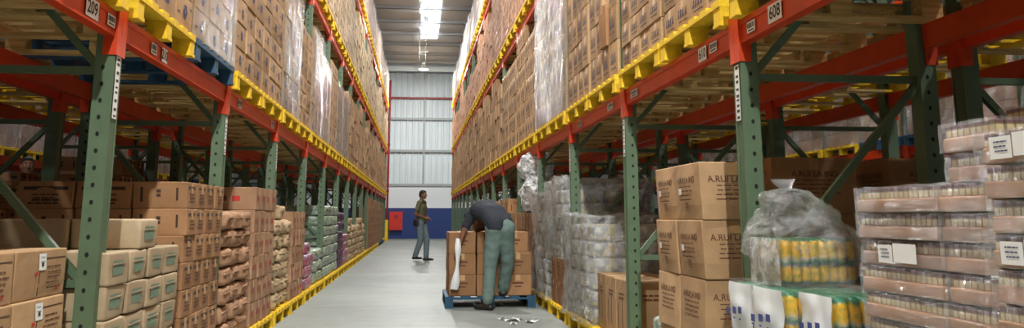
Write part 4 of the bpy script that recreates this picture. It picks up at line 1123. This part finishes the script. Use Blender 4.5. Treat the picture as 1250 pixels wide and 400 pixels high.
# ---- yellow and green pouch bundles
def pouch_bundle(w,d,h,n,white=True,blue=True):
    t=link('pouch_bundle',None)
    for i in range(n):
        m=MB(); x=-w/2+w*(i+.5)/n; s=i*3+7
        tmp=MB(); rounded(tmp,w/n*.98,d,h,s,.28,.006,14,0,14,16); tmp.v=[(v[0]+x,v[1],v[2]) for v in tmp.v]
        tmp.obj('pouch','pouch',t)
    if white:
        m=MB(); 
        fm=film_mesh(w+.012,d+.012,h+.006,n+w*10,.01,12,mat='tray_film',name='clear_wrap',frq=8)
        if blue: link('clear_wrap',fm,t)
        m=MB(); tmp=MB(); e=-w/2-.01
        vs=[];N=10
        for j in range(N+1):
            for i in range(N+1):
                y=d/2*1.02-(i/N)*d*1.04; z=h*(j/N); q=noise.noise(Vector((y*12,z*12,n)))
                vs.append((e-.012-.014*q-.02*math.sin(PI*i/N)*math.sin(PI*j/N),y,z))
        m.add(vs,[(j*(N+1)+i,j*(N+1)+i+1,(j+1)*(N+1)+i+1,(j+1)*(N+1)+i) for j in range(N) for i in range(N)],0,True)
        p=Print(m,(Vector((e-.05,0,h/2)),Vector((0,-1,0))))
        if blue:
            rr2=random.Random(n)
            for a in (-.3,-.02,.24): p.rect(d*a,d*(a+.15),-h*.12+d*a*.1,h*.02+d*a*.1,1); p.rect(d*a+.004,d*(a+.1),-h*.22,-h*.19,1)
        m.obj('white_end_wrap',['white_plastic' if blue else 'white_film','ink_bluep'],t)
    return t
def put1(t,x,y,z,rz,label,cat='pouch bundle',grp=None):
    t.location=(x,y,z); t.rotation_euler=(0,0,rz); tag(t,label,cat,grp)
b=pouch_bundle(.33,.32,.2,8,True,False); put1(b,1.735,3.775,Z0+.648,0,'bundle of upright yellow and green pouches inside the knotted clear bag')
zz=0
lay=[]
for r in range(3):
    for c,(x,y,w_,d_,n_) in enumerate(((1.645,3.57,.31,.30,6),(1.735,3.27,.34,.26,7),(1.645,3.87,.31,.27,6))):
        b=pouch_bundle(w_,d_,.213,n_); put1(b,x,y,Z0+r*.2155,rt.uniform(-.02,.02),'white-wrapped bundle of green and yellow pouches, %s layer up, %s'%(nth(r+1),('under the knotted bag','nearest the camera','beside the post')[c]),grp='white-wrapped pouch bundles')
# knotted clear bag around the top bundle
m=MB(); N=44; Mr=34; vs=[]; 
for j in range(Mr+1):
    t=j/Mr; z=t*.46
    if t<.45: rx,ry=.185+.03*math.sin(t*3),.2+.02*math.sin(t*4)
    else:
        u=(t-.45)/.55; s=(1-u)**.8; rx,ry=.02+.19*s,.016+.2*s
    cx=-.03*max(0,t-.3)-.12*max(0,(t-.45))**1.2
    if t>.9: rx=.018+(t-.9)*.35; ry=.012+(t-.9)*.2
    for i in range(N):
        a=2*PI*i/N; c,s_=math.cos(a),math.sin(a); pwx=math.copysign(abs(c)**.55,c); pwy=math.copysign(abs(s_)**.55,s_)
        q=noise.noise(Vector((c*2.2,s_*2.2,t*5)))*.045*(1 if .25<t<.9 else .3)+(.25-abs(noise.noise(Vector((c*3.4+t*4,s_*3.4,t*6)))))*.09*min(1,t*2.2)*(1 if t<.88 else .15)
        vs.append((cx+pwx*(rx+q),pwy*(ry+q),z))
m.add(vs,[(j*N+i,j*N+(i+1)%N,(j+1)*N+(i+1)%N,(j+1)*N+i) for j in range(Mr) for i in range(N)],0,False)
o=m.obj('plastic_bag','bag',loc=(1.735,3.775,Z0+.6485)); tag(o,'clear plastic bag knotted at the top around the yellow and green pouches','bag')
# ------------------------------------------------------------------ blue pallet with cartons in the aisle
pallet(.905,11.16,0,PI/2,'bluewood',True,'blue wooden pallet on the aisle floor under the cartons the worker is handling','blue pallets under the stored goods')
bp=bpy.context.scene.objects
wc=variants(lambda i:carton(.325,.34,.25,'worker',i,'y','kraft_dark'),3)
rows=[[3,3,3],[3,2,3],[3,3,3]]
for q in range(3):
    for c in range(3):
        for r in range(rows[q][c]):
            if q==0 and r==2 and c==2: continue
            x=.56+c*.34; y=10.83+q*.35; o=link('carton',wc[(q+c+r)%3],None,(x+rt.uniform(-.003,.003),y,PH+.001+r*.2505),rt.uniform(-.008,.008))
            tag(o,'brown carton on blue aisle pallet, %s layer, %s from left, %s row back'%(nth(r+1),nth(c+1),nth(q+1)),'carton','cartons on the blue aisle pallet')
# ------------------------------------------------------------------ cartons past the 300 that show largest become one mass
def prune(limit,names,label,oname,mat):
    from mathutils.bvhtree import BVHTree
    bpy.context.view_layer.update()
    f,cx,cy=1042.9,625,75.5; hits={}; yaw,pit=.1091,.1793; vs=[]; fs=[]; own=[]
    for o in C.objects:
        if o.type!='MESH' or 'film' in o.name or 'wrap' in o.name or 'plastic_bag' in o.name or o.get('kind')=='structure': continue
        if o.name.split('.')[0] in ('body','t_shirt','trousers','purlin','roof_girder','label'): continue
        mw=o.matrix_world; b=len(vs)
        if o.name.split('.')[0] in ('pallet','bracing','upright_frame') or 'stacks' in o.name:
            vs+=[mw@v.co for v in o.data.vertices]; pf=[tuple(i+b for i in p.vertices) for p in o.data.polygons]
        else:
            vs+=[mw@V(c) for c in o.bound_box]; pf=[tuple(i+b for i in q) for q in ((0,1,2,3),(4,7,6,5),(0,4,5,1),(1,5,6,2),(2,6,7,3),(4,0,3,7))]
        fs+=pf; own+=[o.name]*len(pf)
    bvh=BVHTree.FromPolygons(vs,fs); org=V((0,0,1.0804))
    for py in range(1,400,2):
        for px in range(1,1250,2):
            u=(px-cx)/f; v=-(py-cy)/f
            y1=math.cos(pit)-v*math.sin(pit); z=math.sin(pit)+v*math.cos(pit)
            loc,nr,ix,ds=bvh.ray_cast(org,V((u*math.cos(yaw)+y1*math.sin(yaw),-u*math.sin(yaw)+y1*math.cos(yaw),z)))
            if ix is not None: hits[own[ix]]=hits.get(own[ix],0)+1
    cs=[o for o in C.objects if o.parent is None and o.type=='MESH' and o.name.split('.')[0] in names]
    cs.sort(key=lambda o:-hits.get(o.name,0)-(.5 if o.location.y<12 else 0))
    rest=cs[limit:]
    if not rest: return
    print('cartons',len(cs),'cut at',hits.get(cs[limit-1].name,0),'hits')
    mats=[]; vs=[];fs=[];mi=[]
    for o in rest:
        me=o.data; mw=o.matrix_world; b=len(vs); vs+=[tuple(mw@v.co) for v in me.vertices]
        mp=[]
        for m in me.materials:
            if m not in mats: mats.append(m)
            mp.append(mats.index(m))
        for p in me.polygons: fs.append(tuple(i+b for i in p.vertices)); mi.append(mp[p.material_index])
    me=bpy.data.meshes.new(oname); me.from_pydata(vs,[],fs)
    for m in mats: me.materials.append(m)
    me.polygons.foreach_set('material_index',mi); me.update()
    for o in rest: bpy.data.objects.remove(o)
    tag(link(oname,me),label,'cartons',None,'stuff')
bpy.context.view_layer.update()
prune(300,('carton',),'remaining small or half-hidden cartons packed between and behind the nearer cartons on the racks','background_cartons','kraft')
# ------------------------------------------------------------------ camera, ambience, exposure
cam=bpy.data.cameras.new('camera'); cam.sensor_width=36; cam.sensor_fit='HORIZONTAL'; cam.lens=1042.9/1250*36
cam.shift_y=-(200-75.5)/1250; cam.clip_start=.05; cam.clip_end=200
co=link('camera',cam,None,(0,0,1.0804)); co.rotation_euler=(PI/2+.1793,0,-.1091); S.camera=co
w=bpy.data.worlds.new('sky'); S.world=w; w.use_nodes=True
w.node_tree.nodes['Background'].inputs[0].default_value=(.75,.85,1,1); w.node_tree.nodes['Background'].inputs[1].default_value=.6
S.view_settings.view_transform='Standard'; S.view_settings.look='None'; S.view_settings.gamma=1; S.view_settings.use_curve_mapping=False
S.view_settings.exposure=0
S.cycles.max_bounces=8; S.cycles.transparent_max_bounces=24; S.cycles.diffuse_bounces=2
